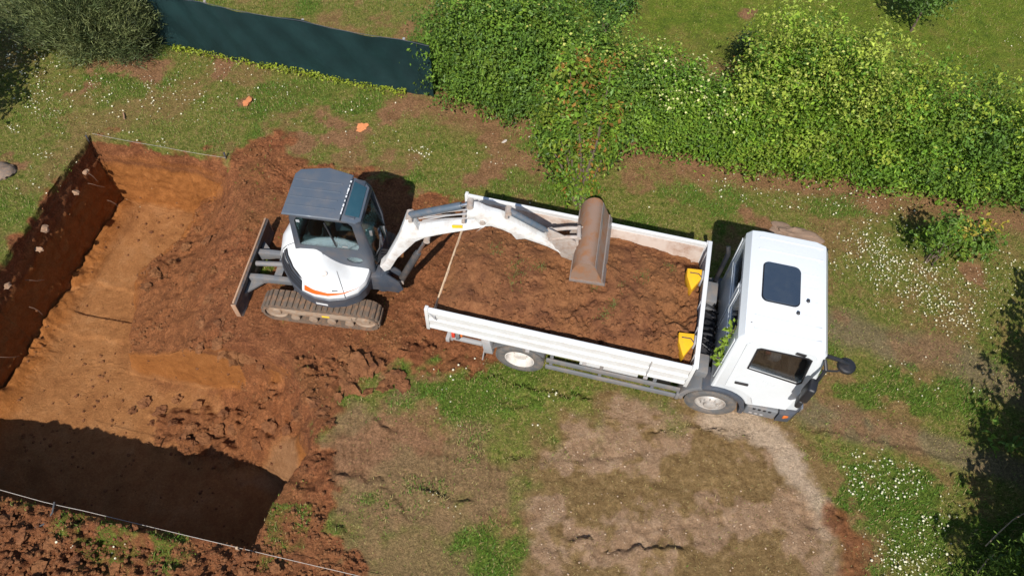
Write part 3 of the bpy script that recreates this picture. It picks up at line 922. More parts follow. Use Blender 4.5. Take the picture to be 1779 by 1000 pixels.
for nm, x, y, s, kd in (('front_wheel', 3.305, -0.985, -1, 'f'), ('front_wheel', 3.305, 0.985, 1, 'f'), ('rear_wheel', 0, -0.975, -1, 'r'), ('rear_wheel', 0, 0.975, 1, 'r'), ('rear_wheel', 0, -0.68, 1, 'r'), ('rear_wheel', 0, 0.68, -1, 'r')):
    w = bpy.data.objects.new(nm, None); col.objects.link(w); w.parent = truck; w.location = (x, y, WR - 0.005); w.rotation_euler = (0, 0.6 * x, 0)
    link('tyre', tyre, w); link('rim', rims[(kd, s)], w)

# rear mudguards, lamps, under-run bars
for s in (-1, 1):
    b = MB()
    arc = [(0.53 * math.cos(a), 0.42 + 0.53 * math.sin(a)) for a in np.linspace(R(40), R(150), 9)]
    b.prism(arc + [(p * 1.03, 0.42 + (q - 0.42) * 1.03) for p, q in arc[::-1]], s * 0.62, s * 1.12, XZ)
    b.build('mudguard', M['grey'], truck)
    b = MB().box((-0.56, s * 1.05, 0.72), (0.16, 0.20, 0.42), Matrix.Rotation(R(-8), 3, 'Y'), bev=0.02)
    b.box((-0.63, s * 0.86, 0.42), (0.02, 0.52, 0.5), Matrix.Rotation(R(5), 3, 'Y'))
    b.build('mud_flap', M['grey_light'], truck)
    b = MB().box((-1.24, s * 0.95, 0.70), (0.05, 0.09, 0.62), bev=0.008)
    b.box((-0.95, s * 1.02, 0.58), (0.55, 0.06, 0.09), bev=0.01)
    b.box((-0.95, s * 1.00, 0.78), (0.50, 0.05, 0.05), bev=0.01)
    b.build('under_run_bracket', M['grey_light'], truck)
    o = MB().box((-1.17, s * 1.04, 0.80), (0.06, 0.13, 0.17), bev=0.01).build('tail_lamp', M['red_lens'], truck)
    MB().box((-1.09, s * 1.04, 0.80), (0.07, 0.15, 0.19), bev=0.01).build('housing', M['grey'], o)
    MB().box((-1.03, s * 1.05, 0.80), (0.04, 0.06, 0.10), bev=0.008).build('reflector', M['orange_lens'], o)
    # side guard
    b = MB().box((1.60, s * 1.09, 0.66), (2.28, 0.035, 0.12), bev=0.012)
    b.box((1.60, s * 1.09, 0.42), (2.28, 0.035, 0.12), bev=0.012)
    for x in (0.55, 1.4, 2.3):
        b.box((x, s * 1.05, 0.66), (0.06, 0.05, 0.66), bev=0.008)
    b.box((2.74, s * 1.08, 0.46), (0.06, 0.10, 0.18), bev=0.01)
    b.build('side_guard', M['grey'] if s < 0 else M['grey'], truck)
    o = MB().box((1.52, s * 0.86, 0.80), (1.0, 0.38, 0.44), bev=0.02).build('storage_box', M['board_white'], truck)
    MB().box((2.42, s * 0.84, 0.74), (0.34, 0.34, 0.34), bev=0.03).build('battery_box', M['black'], truck)
    MB().box((0.78, s * 0.8, 0.74), (0.36, 0.3, 0.36), bev=0.05).build('air_tank', M['black'], truck)
MB().box((-1.3, 0, 0.47), (0.07, 2.1, 0.12), bev=0.012).build('under_run_bar', M['grey_light'], truck)

# ---- cab
def cab_w(z): return 1.07 - 0.075 * max(0.0, (z - 1.35) / 1.25)
arch = [(3.305 + 0.545 * math.cos(a), 0.42 + 0.56 * math.sin(a)) for a in np.linspace(R(22), R(105), 8)]
prof = [(3.165, 1.02), (3.175, 2.48), (3.245, 2.585), (3.42, 2.612), (4.24, 2.612), (4.40, 2.565), (4.475, 2.44), (4.64, 1.38), (4.70, 1.15), (4.69, 0.60)] + [(3.86, 0.60)] + arch
CAB = lambda p, q, w: Vector((p, w * cab_w(q) - (0.10 * w * max(0, (p - 4.2) / 0.5) ** 2), q))
outer = MB().prism(prof, -1.0, 1.0, CAB, bev=0.055, seg=3)
inner = MB().box((3.90, 0, 1.68), (1.30, 1.92, 1.74))
inn2 = MB().prism([(3.23, 1.05), (3.23, 2.50), (4.36, 2.54), (4.56, 1.35), (4.60, 0.80), (3.95, 0.80), (3.9, 1.05)], -0.94, 0.94, XZ)
win = [(3.53, 1.79), (3.51, 2.33), (3.56, 2.37), (4.22, 2.37), (4.29, 2.33), (4.365, 1.70), (4.32, 1.64)]
winc = MB().prism(win, -1.4, 1.4, XZ)
wsc = MB().prism([(-0.86, 1.45), (-0.80, 2.42), (0.80, 2.42), (0.86, 1.45)], 4.38, 4.9, YZ)
rw1 = MB().box((3.2, 0.43, 2.16), (0.3, 0.62, 0.46), bev=0.04)
rw2 = MB().box((3.2, -0.43, 2.16), (0.3, 0.62, 0.46), bev=0.04)
shell = bool_cut(outer, [inn2, winc, wsc, rw1, rw2])
cab = shell.build('cab', M['cab_white'], truck, 28)
inner.bm.free()
for y in (0.43, -0.43):
    MB().box((3.185, y, 2.16), (0.012, 0.64, 0.48)).build('rear_window', M['glass_dark'], cab)
MB().prism([(-0.87, 1.44), (-0.81, 2.43), (0.81, 2.43), (0.87, 1.44)], 0, 0.01, lambda p, q, w: Vector((4.635 - (q - 1.38) * 0.152 - 0.03 - w, p, q))).build('windscreen', M['glass_dark'], cab)
# raised rear wall ribs and roof ribs
b = MB()
for y in (-0.95, -0.05, 0.05, 0.95):
    b.box((3.16, y, 1.75), (0.014, 0.05, 1.2), bev=0.005)
b.box((3.158, 0, 1.82), (0.014, 1.7, 0.05), bev=0.005)
b.build('rear_wall_rib', M['cab_white'], cab)
for y in (-0.85, -0.62, 0.62, 0.85):
    MB().box((3.85, y, 2.611), (0.98, 0.030, 0.007), bev=0.003).build('roof_rib', M['cab_white'], cab)
for y in (-0.45, -0.2, 0.05, 0.3):
    MB().box((4.16, y, 2.611), (0.22, 0.026, 0.007), bev=0.003).build('roof_rib', M['cab_white'], cab)
o = MB().box((3.72, 0.02, 2.626), (0.54, 0.70, 0.034), bev=0.0)
bmesh.ops.bevel(o.bm, geom=[e for e in o.bm.edges if abs((e.verts[0].co - e.verts[1].co).normalized().z) > 0.9], offset=0.085, segments=5, profile=0.5, affect='EDGES')
hatch = o.build('roof_hatch', M['hatch'], cab)
b = MB().box((3.72, 0.02, 2.612), (0.57, 0.73, 0.016))
bmesh.ops.bevel(b.bm, geom=[e for e in b.bm.edges if abs((e.verts[0].co - e.verts[1].co).normalized().z) > 0.9], offset=0.095, segments=5, profile=0.5, affect='EDGES')
b.build('seal', M['black'], hatch)
for (x, y) in ((4.12, -0.19), (3.98, -0.44)):
    b = MB(); b.lathe([(0.028, 0), (0.028, 0.01), (0.016, 0.02), (0.016, 0.045), (0.001, 0.05)], (x, y, 2.612), 'Z', 14); b.build('roof_fitting', M['black'], cab)
# doors
dout = [(3.36, 1.14), (3.335, 2.40), (3.40, 2.50), (4.26, 2.50), (4.36, 2.36), (4.49, 1.45), (4.46, 0.72), (3.93, 0.70), (3.84, 0.92), (3.66, 1.07), (3.50, 1.14)]
for s in (-1, 1):
    dm = MB().prism(dout, 1.0, 1.012, lambda p, q, w: Vector((p, s * (w - 1.0) + s * (cab_w(q) - 0.10 * max(0, (p - 4.2) / 0.5) ** 2 - 0.003), q)))
    dm = bool_cut(dm, [MB().prism(win, -1.4, 1.4, XZ)])
    door = dm.build('door', M['cab_white'], cab, 28)
    cxm, czm = 3.92, 1.6
    big_ = [(cxm + (p - cxm) * 1.018, czm + (q - czm) * 1.012) for p, q in dout]
    sm = MB().prism(big_, 1.0, 1.004, lambda p, q, w: Vector((p, s * (w - 1.0) + s * (cab_w(q) - 0.10 * max(0, (p - 4.2) / 0.5) ** 2 - 0.003), q)))
    bool_cut(sm, [MB().prism(win, -1.4, 1.4, XZ)]).build('door_seal', M['black'], door)
    wcx, wcz = 3.93, 2.02
    gk = MB().prism([(wcx + (p - wcx) * 1.03, wcz + (q - wcz) * 1.04) for p, q in win], 1.0, 1.006, lambda p, q, w: Vector((p, s * (w - 1.0) + s * (cab_w(q) + 0.009 - 0.10 * max(0, (p - 4.2) / 0.5) ** 2), q)))
    bool_cut(gk, [MB().prism([(wcx + (p - wcx) * 0.97, wcz + (q - wcz) * 0.96) for p, q in win], -1.4, 1.4, XZ)]).build('window_gasket', M['black'], door)
    MB().prism([(p, q) for p, q in win], 0, 0.008, lambda p, q, w: Vector((p + (0.012 if p < 3.9 else 0.0), s * (cab_w(q) - 0.02 - w - 0.10 * max(0, (p - 4.2) / 0.5) ** 2), q))).build('window', M['glass_dark'], door)
    MB().box((3.57, s * 1.088, 1.325), (0.21, 0.022, 0.055), bev=0.008).build('handle', M['black'], door)
    MB().box((4.10, s * 1.022, 2.44), (0.15, 0.014, 0.06), Matrix.Rotation(R(8), 3, 'Y'), bev=0.005).build('air_vent', M['black'], cab)
    # wheel arch
    a1 = [(3.305 + 0.55 * math.cos(a), 0.42 + 0.565 * math.sin(a)) for a in np.linspace(R(-8), R(118), 14)]
    a2 = [(3.305 + 0.47 * math.cos(a), 0.42 + 0.485 * math.sin(a)) for a in np.linspace(R(-8), R(118), 14)]
    MB().prism(a1 + a2[::-1], s * 0.70, s * 1.115, XZ, bev=0.012).build('wheel_arch', M['slate_dark'], cab)
    a1 = [(3.305 + 0.57 * math.cos(a), 0.42 + 0.60 * math.sin(a)) for a in np.linspace(R(119), R(185), 8)]
    a2 = [(3.305 + 0.47 * math.cos(a), 0.42 + 0.50 * math.sin(a)) for a in np.linspace(R(119), R(185), 8)]
    b = MB().prism(a1 + a2[::-1], s * 0.62, s * 1.11, XZ, bev=0.01)
    b.build('rear_fender', M['grey'], truck)
    # step panel, bumper corner, indicator
    b = MB().box((4.13, s * 0.94, 0.46), (0.52, 0.27, 0.29), bev=0.03, seg=3)
    st = b.build('step_panel', M['grey'], truck)
    for i in range(4):
        MB().box((4.00 + 0.085 * i, s * 1.077, 0.56), (0.045, 0.012, 0.05), bev=0.004).build('step_hole', M['black'], st)
    for i in range(3):
        MB().box((3.98 + 0.09 * i, s * 1.077, 0.40), (0.055, 0.012, 0.04), bev=0.004).build('tread_bar', M['grey_light'], st)
    ind = MB().box((4.53, s * 1.055, 0.50), (0.10, 0.05, 0.10), Matrix.Rotation(R(-20 * s), 3, 'Z'), bev=0.015).build('indicator', M['orange_lens'], truck)
    hl = MB().box((4.745, s * 0.78, 0.60), (0.03, 0.34, 0.17), bev=0.012).build('headlamp', M['chrome'], truck)
bp = MB().prism([(4.40, -1.085), (4.62, -1.06), (4.74, -0.92), (4.78, -0.5), (4.785, 0), (4.78, 0.5), (4.74, 0.92), (4.62, 1.06), (4.40, 1.085), (4.40, 0.7), (4.40, -0.7)], 0.30, 0.595, XY, bev=0.02)
bp.build('bumper', M['slate_dark'], truck)
MB().box((4.712, 0, 1.0), (0.03, 1.5, 0.30), bev=0.01).build('radiator_grille', M['black'], cab)
# cab interior
MB().prism([(3.24, 1.06), (3.24, 2.46), (3.26, 2.46), (3.30, 1.30), (4.2, 1.22), (4.2, 1.06)], -0.93, 0.93, XZ).build('interior_lining', M['seat'], cab)
for y in (-0.55, 0.55):
    b = MB().box((3.72, y, 1.45), (0.50, 0.48, 0.16), bev=0.05)
    b.box((3.47, y, 1.78), (0.14, 0.46, 0.66), Matrix.Rotation(R(-10), 3, 'Y'), bev=0.05)
    st = b.build('seat', M['seat'], cab)
    MB().box((3.45, y, 2.16), (0.09, 0.26, 0.16), bev=0.04).build('headrest', M['seat_grey'], st)
MB().prism([(4.2, 1.05), (4.22, 1.52), (4.36, 1.58), (4.52, 1.46), (4.55, 1.05)], -0.93, 0.93, XZ).build('dashboard', M['frame'], cab)
MB().box((3.86, -0.87, 1.98), (0.17, 0.10, 0.20), Matrix.Rotation(R(12), 3, 'X'), bev=0.03).build('hanging_cloth', M['seat_grey'], cab)
MB().box((3.73, -0.88, 2.10), (0.09, 0.08, 0.06), bev=0.02).build('red_cloth', M['red_cloth'], cab)
b = MB(); b.lathe([(0.20, 0), (0.215, 0.015), (0.20, 0.03), (0.185, 0.015), (0.20, 0)], (4.18, 0.55, 1.62), 'Z', 24); b.build('steering_wheel', M['black'], cab)
# mirrors
for s in (-1, 1):
    b = MB()
    b.tube([(4.46, s * 0.98, 2.38), (4.50, s * 1.10, 2.32), (4.47, s * 1.17, 2.05), (4.44, s * 1.20, 1.60), (4.44, s * 1.18, 1.30), (4.50, s * 1.03, 1.22)], 0.028, 8)
    mr = b.build('mirror_arm', M['black'], cab)
    MB().box((4.42, s * 1.25, 1.86), (0.13, 0.24, 0.42), Matrix.Rotation(R(12 * s), 3, 'Z'), bev=0.04, seg=3).build('mirror_head', M['black'], mr)
    MB().box((4.42, s * 1.24, 1.50), (0.09, 0.20, 0.22), Matrix.Rotation(R(12 * s), 3, 'Z'), bev=0.035, seg=3).build('mirror_head', M['black'], mr)
b = MB()
b.tube([(4.44, -0.95, 2.42), (4.52, -0.90, 2.36), (4.70, -0.88, 2.30), (4.86, -0.86, 2.22)], 0.032, 8)
b.tube([(4.50, -1.05, 2.18), (4.72, -0.98, 2.14), (4.84, -0.90, 2.10)], 0.016, 8)
fm = b.build('front_mirror_arm', M['black'], cab)
b = MB(); b.lathe([(0.001, -0.07), (0.10, -0.06), (0.13, -0.01), (0.13, 0.04), (0.11, 0.065), (0.001, 0.07)], (4.86, -0.86, 2.13), 'Z', 20); b.build('mirror_head', M['black'], fm)
# between cab and bed
b = MB().box((2.95, 0.55, 1.05), (0.24, 0.42, 0.50), bev=0.03)
b.build('air_filter_box', M['grey'], truck)
MB().box((2.98, -0.75, 1.02), (0.20, 0.35, 0.20), bev=0.02).build('filter_housing', M['grey'], truck)
b = MB()
for i in range(7):
    y = -0.55 + i * 0.13
    b.tube([(2.84, y, 0.95), (2.92 + 0.03 * math.sin(i * 2), y + 0.05, 1.22 + 0.05 * math.cos(i)), (3.05, y + 0.02 * math.sin(i), 1.25), (3.14, y + 0.03, 1.1)], 0.022, 7)
b.box((3.0, -0.1, 0.95), (0.28, 1.0, 0.18), bev=0.03)
b.build('hose_bundle', M['black'], truck)
MB().tube([(3.05, 0.95, 0.7), (3.05, 0.95, 1.9), (3.02, 1.02, 2.0)], 0.04, 10).build('intake_pipe', M['black'], truck)

# ---- the load
nx, ny = 170, 94
lx = np.linspace(BX0 + 0.03, BX1 - 0.02, nx); ly = np.linspace(-HW + 0.06, HW - 0.06, ny)
LX, LY = np.meshgrid(lx, ly)
fx, fy = LX.ravel(), LY.ravel()
zl = 1.52 + 0.05 * np.cos((fy + 0.1) * 1.2) + 0.05 * fbm(fx * 1.2, fy * 1.2, 201, 3)
for hx, hy, hr, hh in ((-0.7, -0.15, 0.62, 0.10), (0.15, -0.25, 0.55, 0.09), (1.0, 0.1, 0.6, 0.12), (1.75, -0.2, 0.55, 0.10), (2.0, 0.35, 0.4, 0.06), (0.6, 0.6, 0.4, 0.08)):
    dd_ = np.hypot(fx - hx, fy - hy) / hr + 0.5 * fbm(fx * 2, fy * 2, 271, 3)
    zl = np.maximum(zl, 1.50 + 0.06 + hh - hh * np.maximum(dd_, 0) ** 1.5)
zl -= 0.17 * sstep(0.80, 1.18, -fy) + 0.13 * sstep(0.75, 1.18, fy) + 0.18 * (1 - sstep(-1.50, -1.05, fx)) * 1.0
zl -= 0.14 * sstep(0.2, 1.0, fy) * sstep(1.2, 2.6, fx)
zl -= 0.15 * np.exp(-((fx + 0.1) / 0.9) ** 2 - ((fy - 1.0) / 0.35) ** 2)
lump = fbm(fx * 4, fy * 4, 211, 5, 0.6)
cr = np.abs(fbm(fx * 1.7 + 3, fy * 1.7, 221, 4, 0.55))
rgh = sstep(-0.9, 1.6, fx) * 0.8 + 0.35
zl += 0.07 * lump * rgh * (0.4 + 1.4 * sstep(-.2, .3, fbm(fx * 1.1, fy * 1.1, 261, 2))) + 0.022 * fbm(fx * 16, fy * 16, 231, 3, 0.6) - 0.12 * np.exp(-(cr / 0.014) ** 2) * sstep(0.0, 0.2, fbm(fx * 0.9, fy * 0.9, 241, 2)) * rgh
zl += 0.035 * rgh * np.maximum(np.abs(vn(fx * 7 + lump * 2, fy * 7, 251)) * 2 - 0.55, 0)
zl = np.minimum(zl, 1.70 - 0.09 * sstep(1.02, 1.12, np.abs(fy)))
zl = np.where((fx < BX0 + 0.06), 1.13, zl)
ii = (np.arange(ny - 1)[:, None] * nx + np.arange(nx - 1)[None, :]).ravel()
me = raw_mesh('soil_load', np.c_[fx, fy, zl], np.c_[ii, ii + 1, ii + nx + 1, ii + nx], M['soil'], smooth=True)
load = tag(link('soil_load', me), 'heap of crumbly red-brown soil filling the truck bed', 'soil')
load.location = truck.location; load.rotation_euler = truck.rotation_euler
TM = Matrix.Translation(truck.location) @ Matrix.Rotation(R(-11.146), 4, 'Z')
def load_z(x, y):
    i = int(np.clip(np.searchsorted(lx, x), 0, nx - 1)); j = int(np.clip(np.searchsorted(ly, y), 0, ny - 1))
    return float(zl.reshape(ny, nx)[j, i])

# ---- yellow wheel chocks hung on the headboard
for (y0, lb) in ((0.52, 'yellow wheel chock hung on the headboard, farther from the near side board'), (-0.74, 'yellow wheel chock hung on the headboard, next to the near side board')):
    t = thing('wheel_chock', lb, 'wheel chock', TM @ Vector((2.69, y0, 1.45)), truck.rotation_euler.z, 'wheel chocks on the headboard')
    pr = [(0.0, 0.0), (-0.02, 0.30), (-0.24, 0.30), (-0.255, 0.12), (-0.10, -0.05)]
    bb = MB()
    tri = [(0.012, 0.10), (0.012, 0.06), (-0.20, 0.13), (-0.235, 0.12), (-0.13, -0.30), (-0.03, -0.05)]
    bb.prism([(0.005, 0.13), (-0.245, 0.10), (-0.235, -0.06), (-0.135, -0.32), (0.0, -0.06)], 0.06, 0.27, XY, bev=0.014)
    bb.build('body', M['yellow'], t)
    MB().box((-0.12, 0.02, 0.276), (0.15, 0.012, 0.014), Matrix.Rotation(R(4), 3, 'Z')).build('slot', M['frame'], t)
    MB().box((-0.02, -0.01, 0.276), (0.075, 0.012, 0.014), Matrix.Rotation(R(-50), 3, 'Z')).build('slot', M['frame'], t)
    MB().box((0.012, 0.0, 0.2), (0.03, 0.16, 0.24), bev=0.006).build('bracket', M['grey_light'], t)

# ------------------------------------------------------------------ the excavator (world axes, root on the ground under the slew ring)
EX = Vector((-3.35, 7.42, 0))
exc = thing('mini_excavator', 'white and slate grey mini excavator reaching its bucket over the truck bed', 'excavator', EX)
def rel(p): return Vector(p) - EX
CH = R(-4.5); DX = Vector((math.cos(CH), math.sin(CH), 0)); DY = Vector((-math.sin(CH), math.cos(CH), 0))
UC = Vector((-3.36, 7.42, 0))
def U(x, y, z): return UC + DX * x + DY * y + Vector((0, 0, z)) - EX     # undercarriage frame
RU = Matrix((DX, DY, Vector((0, 0, 1)))).transposed()
TL, TRR, TW = 0.80, 0.245, 0.37
def stadium(r, n=12):
    return [(TL * 1.02 + r * math.cos(a), TRR + r * math.sin(a)) for a in np.linspace(-math.pi / 2, math.pi / 2, n)] + [(-TL * 1.02 + r * math.cos(a), TRR + r * math.sin(a)) for a in np.linspace(math.pi / 2, 3 * math.pi / 2, n)]
lug = MB().box((0, 0, 0), (0.058, TW - 0.03, 0.045), bev=0.012)
lug = lug.mesh('track_lug', M['clay'])
for s in (-1, 1):
    yc = s * 0.775
    n = 60
    out, inn = stadium(TRR), stadium(TRR - 0.045)
    b = MB()
    fn = lambda p, q, w: U(p, w, q)
    N = len(out)
    vo = [[b.bm.verts.new(U(p, yc + sg * TW / 2, q)) for p, q in out] for sg in (-1, 1)]
    vi = [[b.bm.verts.new(U(p, yc + sg * TW / 2, q)) for p, q in inn] for sg in (-1, 1)]
    for i in range(N):
        j = (i + 1) % N
        b.bm.faces.new((vo[0][i], vo[0][j], vo[1][j], vo[1][i])); b.bm.faces.new((vi[0][j], vi[0][i], vi[1][i], vi[1][j]))
        b.bm.faces.new((vo[0][j], vo[0][i], vi[0][i], vi[0][j])); b.bm.faces.new((vo[1][i], vo[1][j], vi[1][j], vi[1][i]))
    tr = b.build('track', M['clay'], exc, 50)
    # lugs round the belt
    st = stadium(TRR + 0.012, 40)
    per = [0.0]
    P2 = st + [st[0]]
    for i in range(len(P2) - 1):
        per.append(per[-1] + math.hypot(P2[i + 1][0] - P2[i][0], P2[i + 1][1] - P2[i][1]))
    nl = 46
    for i in range(nl):
        d = per[-1] * i / nl
        j = max(q for q in range(len(per)) if per[q] <= d)
        j = min(j, len(P2) - 2)
        f = (d - per[j]) / max(1e-6, per[j + 1] - per[j])
        px, pz = P2[j][0] + f * (P2[j + 1][0] - P2[j][0]), P2[j][1] + f * (P2[j + 1][1] - P2[j][1])
        ang = math.atan2(P2[j + 1][1] - P2[j][1], P2[j + 1][0] - P2[j][0])
        o = link('track_lug', lug, tr)
        o.matrix_local = Matrix.Translation(U(px, yc, pz)) @ (RU @ Matrix.Rotation(-ang, 3, 'Y')).to_4x4()
    fr = MB().box(U(0, yc, TRR), (1.45, TW * 0.72, 0.17), RU, bev=0.03)
    fr.box(U(0, yc + s * TW * 0.37, TRR + 0.02), (1.15, 0.03, 0.10), RU, bev=0.01)
    fr = fr.build('track_frame', M['clay_metal'], exc)
    for x in (-TL * 1.02, TL * 1.02):
        b = MB().lathe([(0.001, s * 0.16), (0.07, s * 0.16), (0.085, s * 0.13), (0.16, s * 0.12), (0.195, s * 0.14), (0.195, -s * 0.14), (0.001, -s * 0.14)], U(x, yc, TRR), 'Y', 24)
        b.build('sprocket' if x > 0 else 'idler', M['clay_metal'], fr)
    for x in (-0.5, -0.17, 0.17, 0.5):
        MB().lathe([(0.001, s * 0.165), (0.08, s * 0.16), (0.085, s * 0.10), (0.085, -s * 0.1)], U(x, yc, 0.12), 'Y', 16).build('track_roller', M['clay_metal'], fr)
    MB().box(U(0.10, yc + s * 0.155, TRR + 0.035), (0.14, 0.012, 0.04), RU).build('yellow_sticker', M['yellow_decal'], fr)
b = MB().box(U(0, 0, 0.40), (1.1, 1.25, 0.20), RU, bev=0.04)
b.lathe([(0.45, 0.46), (0.48, 0.50), (0.48, 0.58), (0.40, 0.62)], U(0, 0, 0), 'Z', 32)
b.build('undercarriage', M['frame'], exc)
# dozer blade at the back
BL = -1.55
bp = [(0.02, 0.0), (-0.045, 0.10), (-0.06, 0.24), (-0.02, 0.40), (0.02, 0.44), (0.055, 0.42), (0.035, 0.30), (0.02, 0.20), (0.035, 0.08), (0.07, 0.0)]
bl = MB().prism([(BL + p, q + 0.01) for p, q in bp], -0.97, 0.97, lambda p, q, w: U(p, w, q), bev=0.006).build('dozer_blade', M['blade'], exc)
MB().box(U(BL + 0.005, 0, 0.455), (0.035, 1.94, 0.028), RU @ Matrix.Rotation(R(-20), 3, 'Y'), bev=0.006).build('worn_top_edge', M['edge'], bl)
for s in (-1, 1):
    MB().box(U(BL + 0.0, s * 0.985, 0.22), (0.09, 0.025, 0.40), RU, bev=0.008).build('end_plate', M['edge'], bl)
    b = MB().prism([(BL + 0.04, 0.34), (BL + 0.30, 0.36), (-0.45, 0.36), (-0.45, 0.24), (BL + 0.40, 0.22), (BL + 0.04, 0.10)], s * 0.28 - 0.05, s * 0.28 + 0.05, lambda p, q, w: U(p, w, q), bev=0.008)
    b.prism([(BL + 0.03, s * 0.33), (BL + 0.03, s * 0.60), (BL + 0.30, s * 0.33)], 0.18, 0.22, lambda p, q, w: U(p, q, w))
    b.build('blade_arm', M['grey'], bl)
b = MB().tube([U(BL + 0.10, 0, 0.34), U(-0.85, 0, 0.42)], 0.05, 12); b.tube([U(-0.95, 0, 0.41), U(-0.45, 0, 0.44)], 0.035, 12); b.box(U(-0.98, 0, 0.30), (0.14, 0.5, 0.06), RU)
b.build('blade_cylinder', M['grey'], bl)

# upper body: outline in plan (world), lofted
HOUSE = [(-2.50, 6.98), (-2.54, 6.78), (-2.66, 6.60), (-2.88, 6.49), (-3.14, 6.45), (-3.40, 6.49), (-3.64, 6.60), (-3.86, 6.79), (-4.04, 7.04), (-4.16, 7.32), (-4.19, 7.62), (-4.12, 7.90), (-3.95, 8.12), (-3.60, 8.18), (-2.55, 8.10)]
HC = Vector((-3.25, 7.35, 0))
def house_pt(i, inset, z):
    """point i (may be fractional) of the plan outline, drawn in by inset metres"""
    n = len(HOUSE); i0 = int(math.floor(i)) % n; i1 = (i0 + 1) % n; f = i - math.floor(i)
    p = Vector((HOUSE[i0][0] * (1 - f) + HOUSE[i1][0] * f, HOUSE[i0][1] * (1 - f) + HOUSE[i1][1] * f, 0))
    d = HC - p
    return p + d.normalized() * inset + Vector((0, 0, z)) - EX
def ztop(p): # the bonnet falls towards the front
    x = p.x + EX.x
    return 1.0 - 0.28 * max(0.0, min(1.0, (x + 3.75) / 1.2))
def cov(i, v):
    """v: 0 bottom of the white cover, 1 shoulder, 2 crown"""
    p = house_pt(i, 0, 0); zt = 1.43 - 0.36 * max(0.0, min(1.0, (p.x + EX.x + 3.75) / 1.2))
    prof_ = [(0.015, 0.93), (0.0, 0.97), (0.025, 1.05), (0.085, 1.05 + (zt - 1.05) * 0.45), (0.19, 1.05 + (zt - 1.05) * 0.75), (0.38, zt + 0.0), (0.62, zt + 0.03)]
    x = v / 2 * (len(prof_) - 1); j = min(int(x), len(prof_) - 2); f = x - j
    a = prof_[j][0] * (1 - f) + prof_[j + 1][0] * f; zq = prof_[j][1] * (1 - f) + prof_[j + 1][1] * f
    return house_pt(i, a, zq)
n = len(HOUSE)
def loft(rings, cap=True):
    b = MB(); vs = [[b.bm.verts.new(p) for p in r] for r in rings]
    L = len(vs[0])
    for a in range(len(vs) - 1):
        for c in range(L):
            d = (c + 1) % L
            b.bm.faces.new((vs[a][c], vs[a][d], vs[a + 1][d], vs[a + 1][c]))
    if cap:
        b.bm.faces.new(vs[-1]); b.bm.faces.new(vs[0][::-1])
    bmesh.ops.recalc_face_normals(b.bm, faces=b.bm.faces[:])
    return b
idx = np.linspace(0, n, n * 3, endpoint=False)
loft([[house_pt(i, a, z) for i in idx] for a, z in ((0.16, 0.60), (0.05, 0.63), (0.0, 0.68), (-0.012, 0.925), (0.02, 0.95))]).build('counterweight', M['slate_dark'], exc, 40)
cover = loft([[cov(i, v) for i in idx] for v in np.linspace(0, 2, 13)]).build('engine_cover', M['white'], exc, 50)
def patch(i0, i1, v0f, v1f, off=0.006, nu=14, nv=4):
    b = MB(); P = []
    for a in range(nv + 1):
        row = []
        for c in range(nu + 1):
            f = c / nu; i = i0 + (i1 - i0) * f
            va, vb = v0f(f), v1f(f); v = va + (vb - va) * a / nv
            p = cov(i, v); q = cov(i + 0.02, v); r = cov(i, v + 0.02)
            nn = (q - p).cross(r - p).normalized()
            c0 = Vector((HC.x - EX.x, HC.y - EX.y, 0.8))
            if nn.dot(p - c0) < 0: nn = -nn
            row.append(p + nn * off)
        P.append(row)
    b.grid(P); return b
patch(1.7, 5.75, lambda f: 0.62 + 0.10 * (1 - f) - 0.10 * f, lambda f: 0.735 + 0.10 * f).build('orange_stripe', M['orange'], cover, 60)
gr = patch(5.95, 8.6, lambda f: 0.22, lambda f: 1.05 + 0.25 * f, 0.006, 14, 6).build('grille', M['black'], cover, 60)
for q in np.linspace(0.12, 0.88, 6):
    patch(6.0, 8.45, lambda f: 0.22 + q * (0.83 + 0.25 * f), lambda f: 0.27 + q * (0.83 + 0.25 * f), 0.014, 12, 1).build('louvre', M['slate_dark'], gr, 60)
MB().grid([[house_pt(i, -0.014, z) for i in np.linspace(4.2, 5.0, 4)] for z in (0.745, 0.80)]).build('number_plate', M['white'], exc)
MB().tube([(-3.30 - EX.x + 0.058 * math.cos(a), 6.90 - EX.y + 0.052 * math.sin(a), 0) for a in np.linspace(0, 2 * math.pi, 25)], 0.006, 6, False)
patch(2.9, 2.96, lambda f: 0.15, lambda f: 1.75, 0.004, 2, 14).build('panel_joint', M['frame'], cover, 60)
patch(8.75, 8.81, lambda f: 0.15, lambda f: 1.7, 0.004, 2, 14).build('panel_joint', M['frame'], cover, 60)
patch(0.5, 8.9, lambda f: 0.30, lambda f: 0.325, 0.004, 40, 1).build('panel_joint', M['frame'], cover, 60)
patch(3.3, 3.7, lambda f: 0.9, lambda f: 0.98, 0.012, 4, 2).build('latch', M['black'], cover, 60)
em = MB()
em.grid([[cov(4.3, 1.55) + Vector((r * math.cos(a), r * 0.9 * math.sin(a), 0.010 + 0.16 * r * math.sin(a))) for a in np.linspace(0, 2 * math.pi, 21)] for r in (0.040, 0.056)])
em.build('emblem', M['board_inner'], cover)

# ---- cab
CA = R(-5); CX = Vector((math.cos(CA), math.sin(CA), 0)); CY = Vector((-math.sin(CA), math.cos(CA), 0))
CO = Vector((-3.72, 7.15, 0))
def C(x, y, z): return CO + CX * x + CY * y + Vector((0, 0, z)) - EX
RC = Matrix((CX, CY, Vector((0, 0, 1)))).transposed()
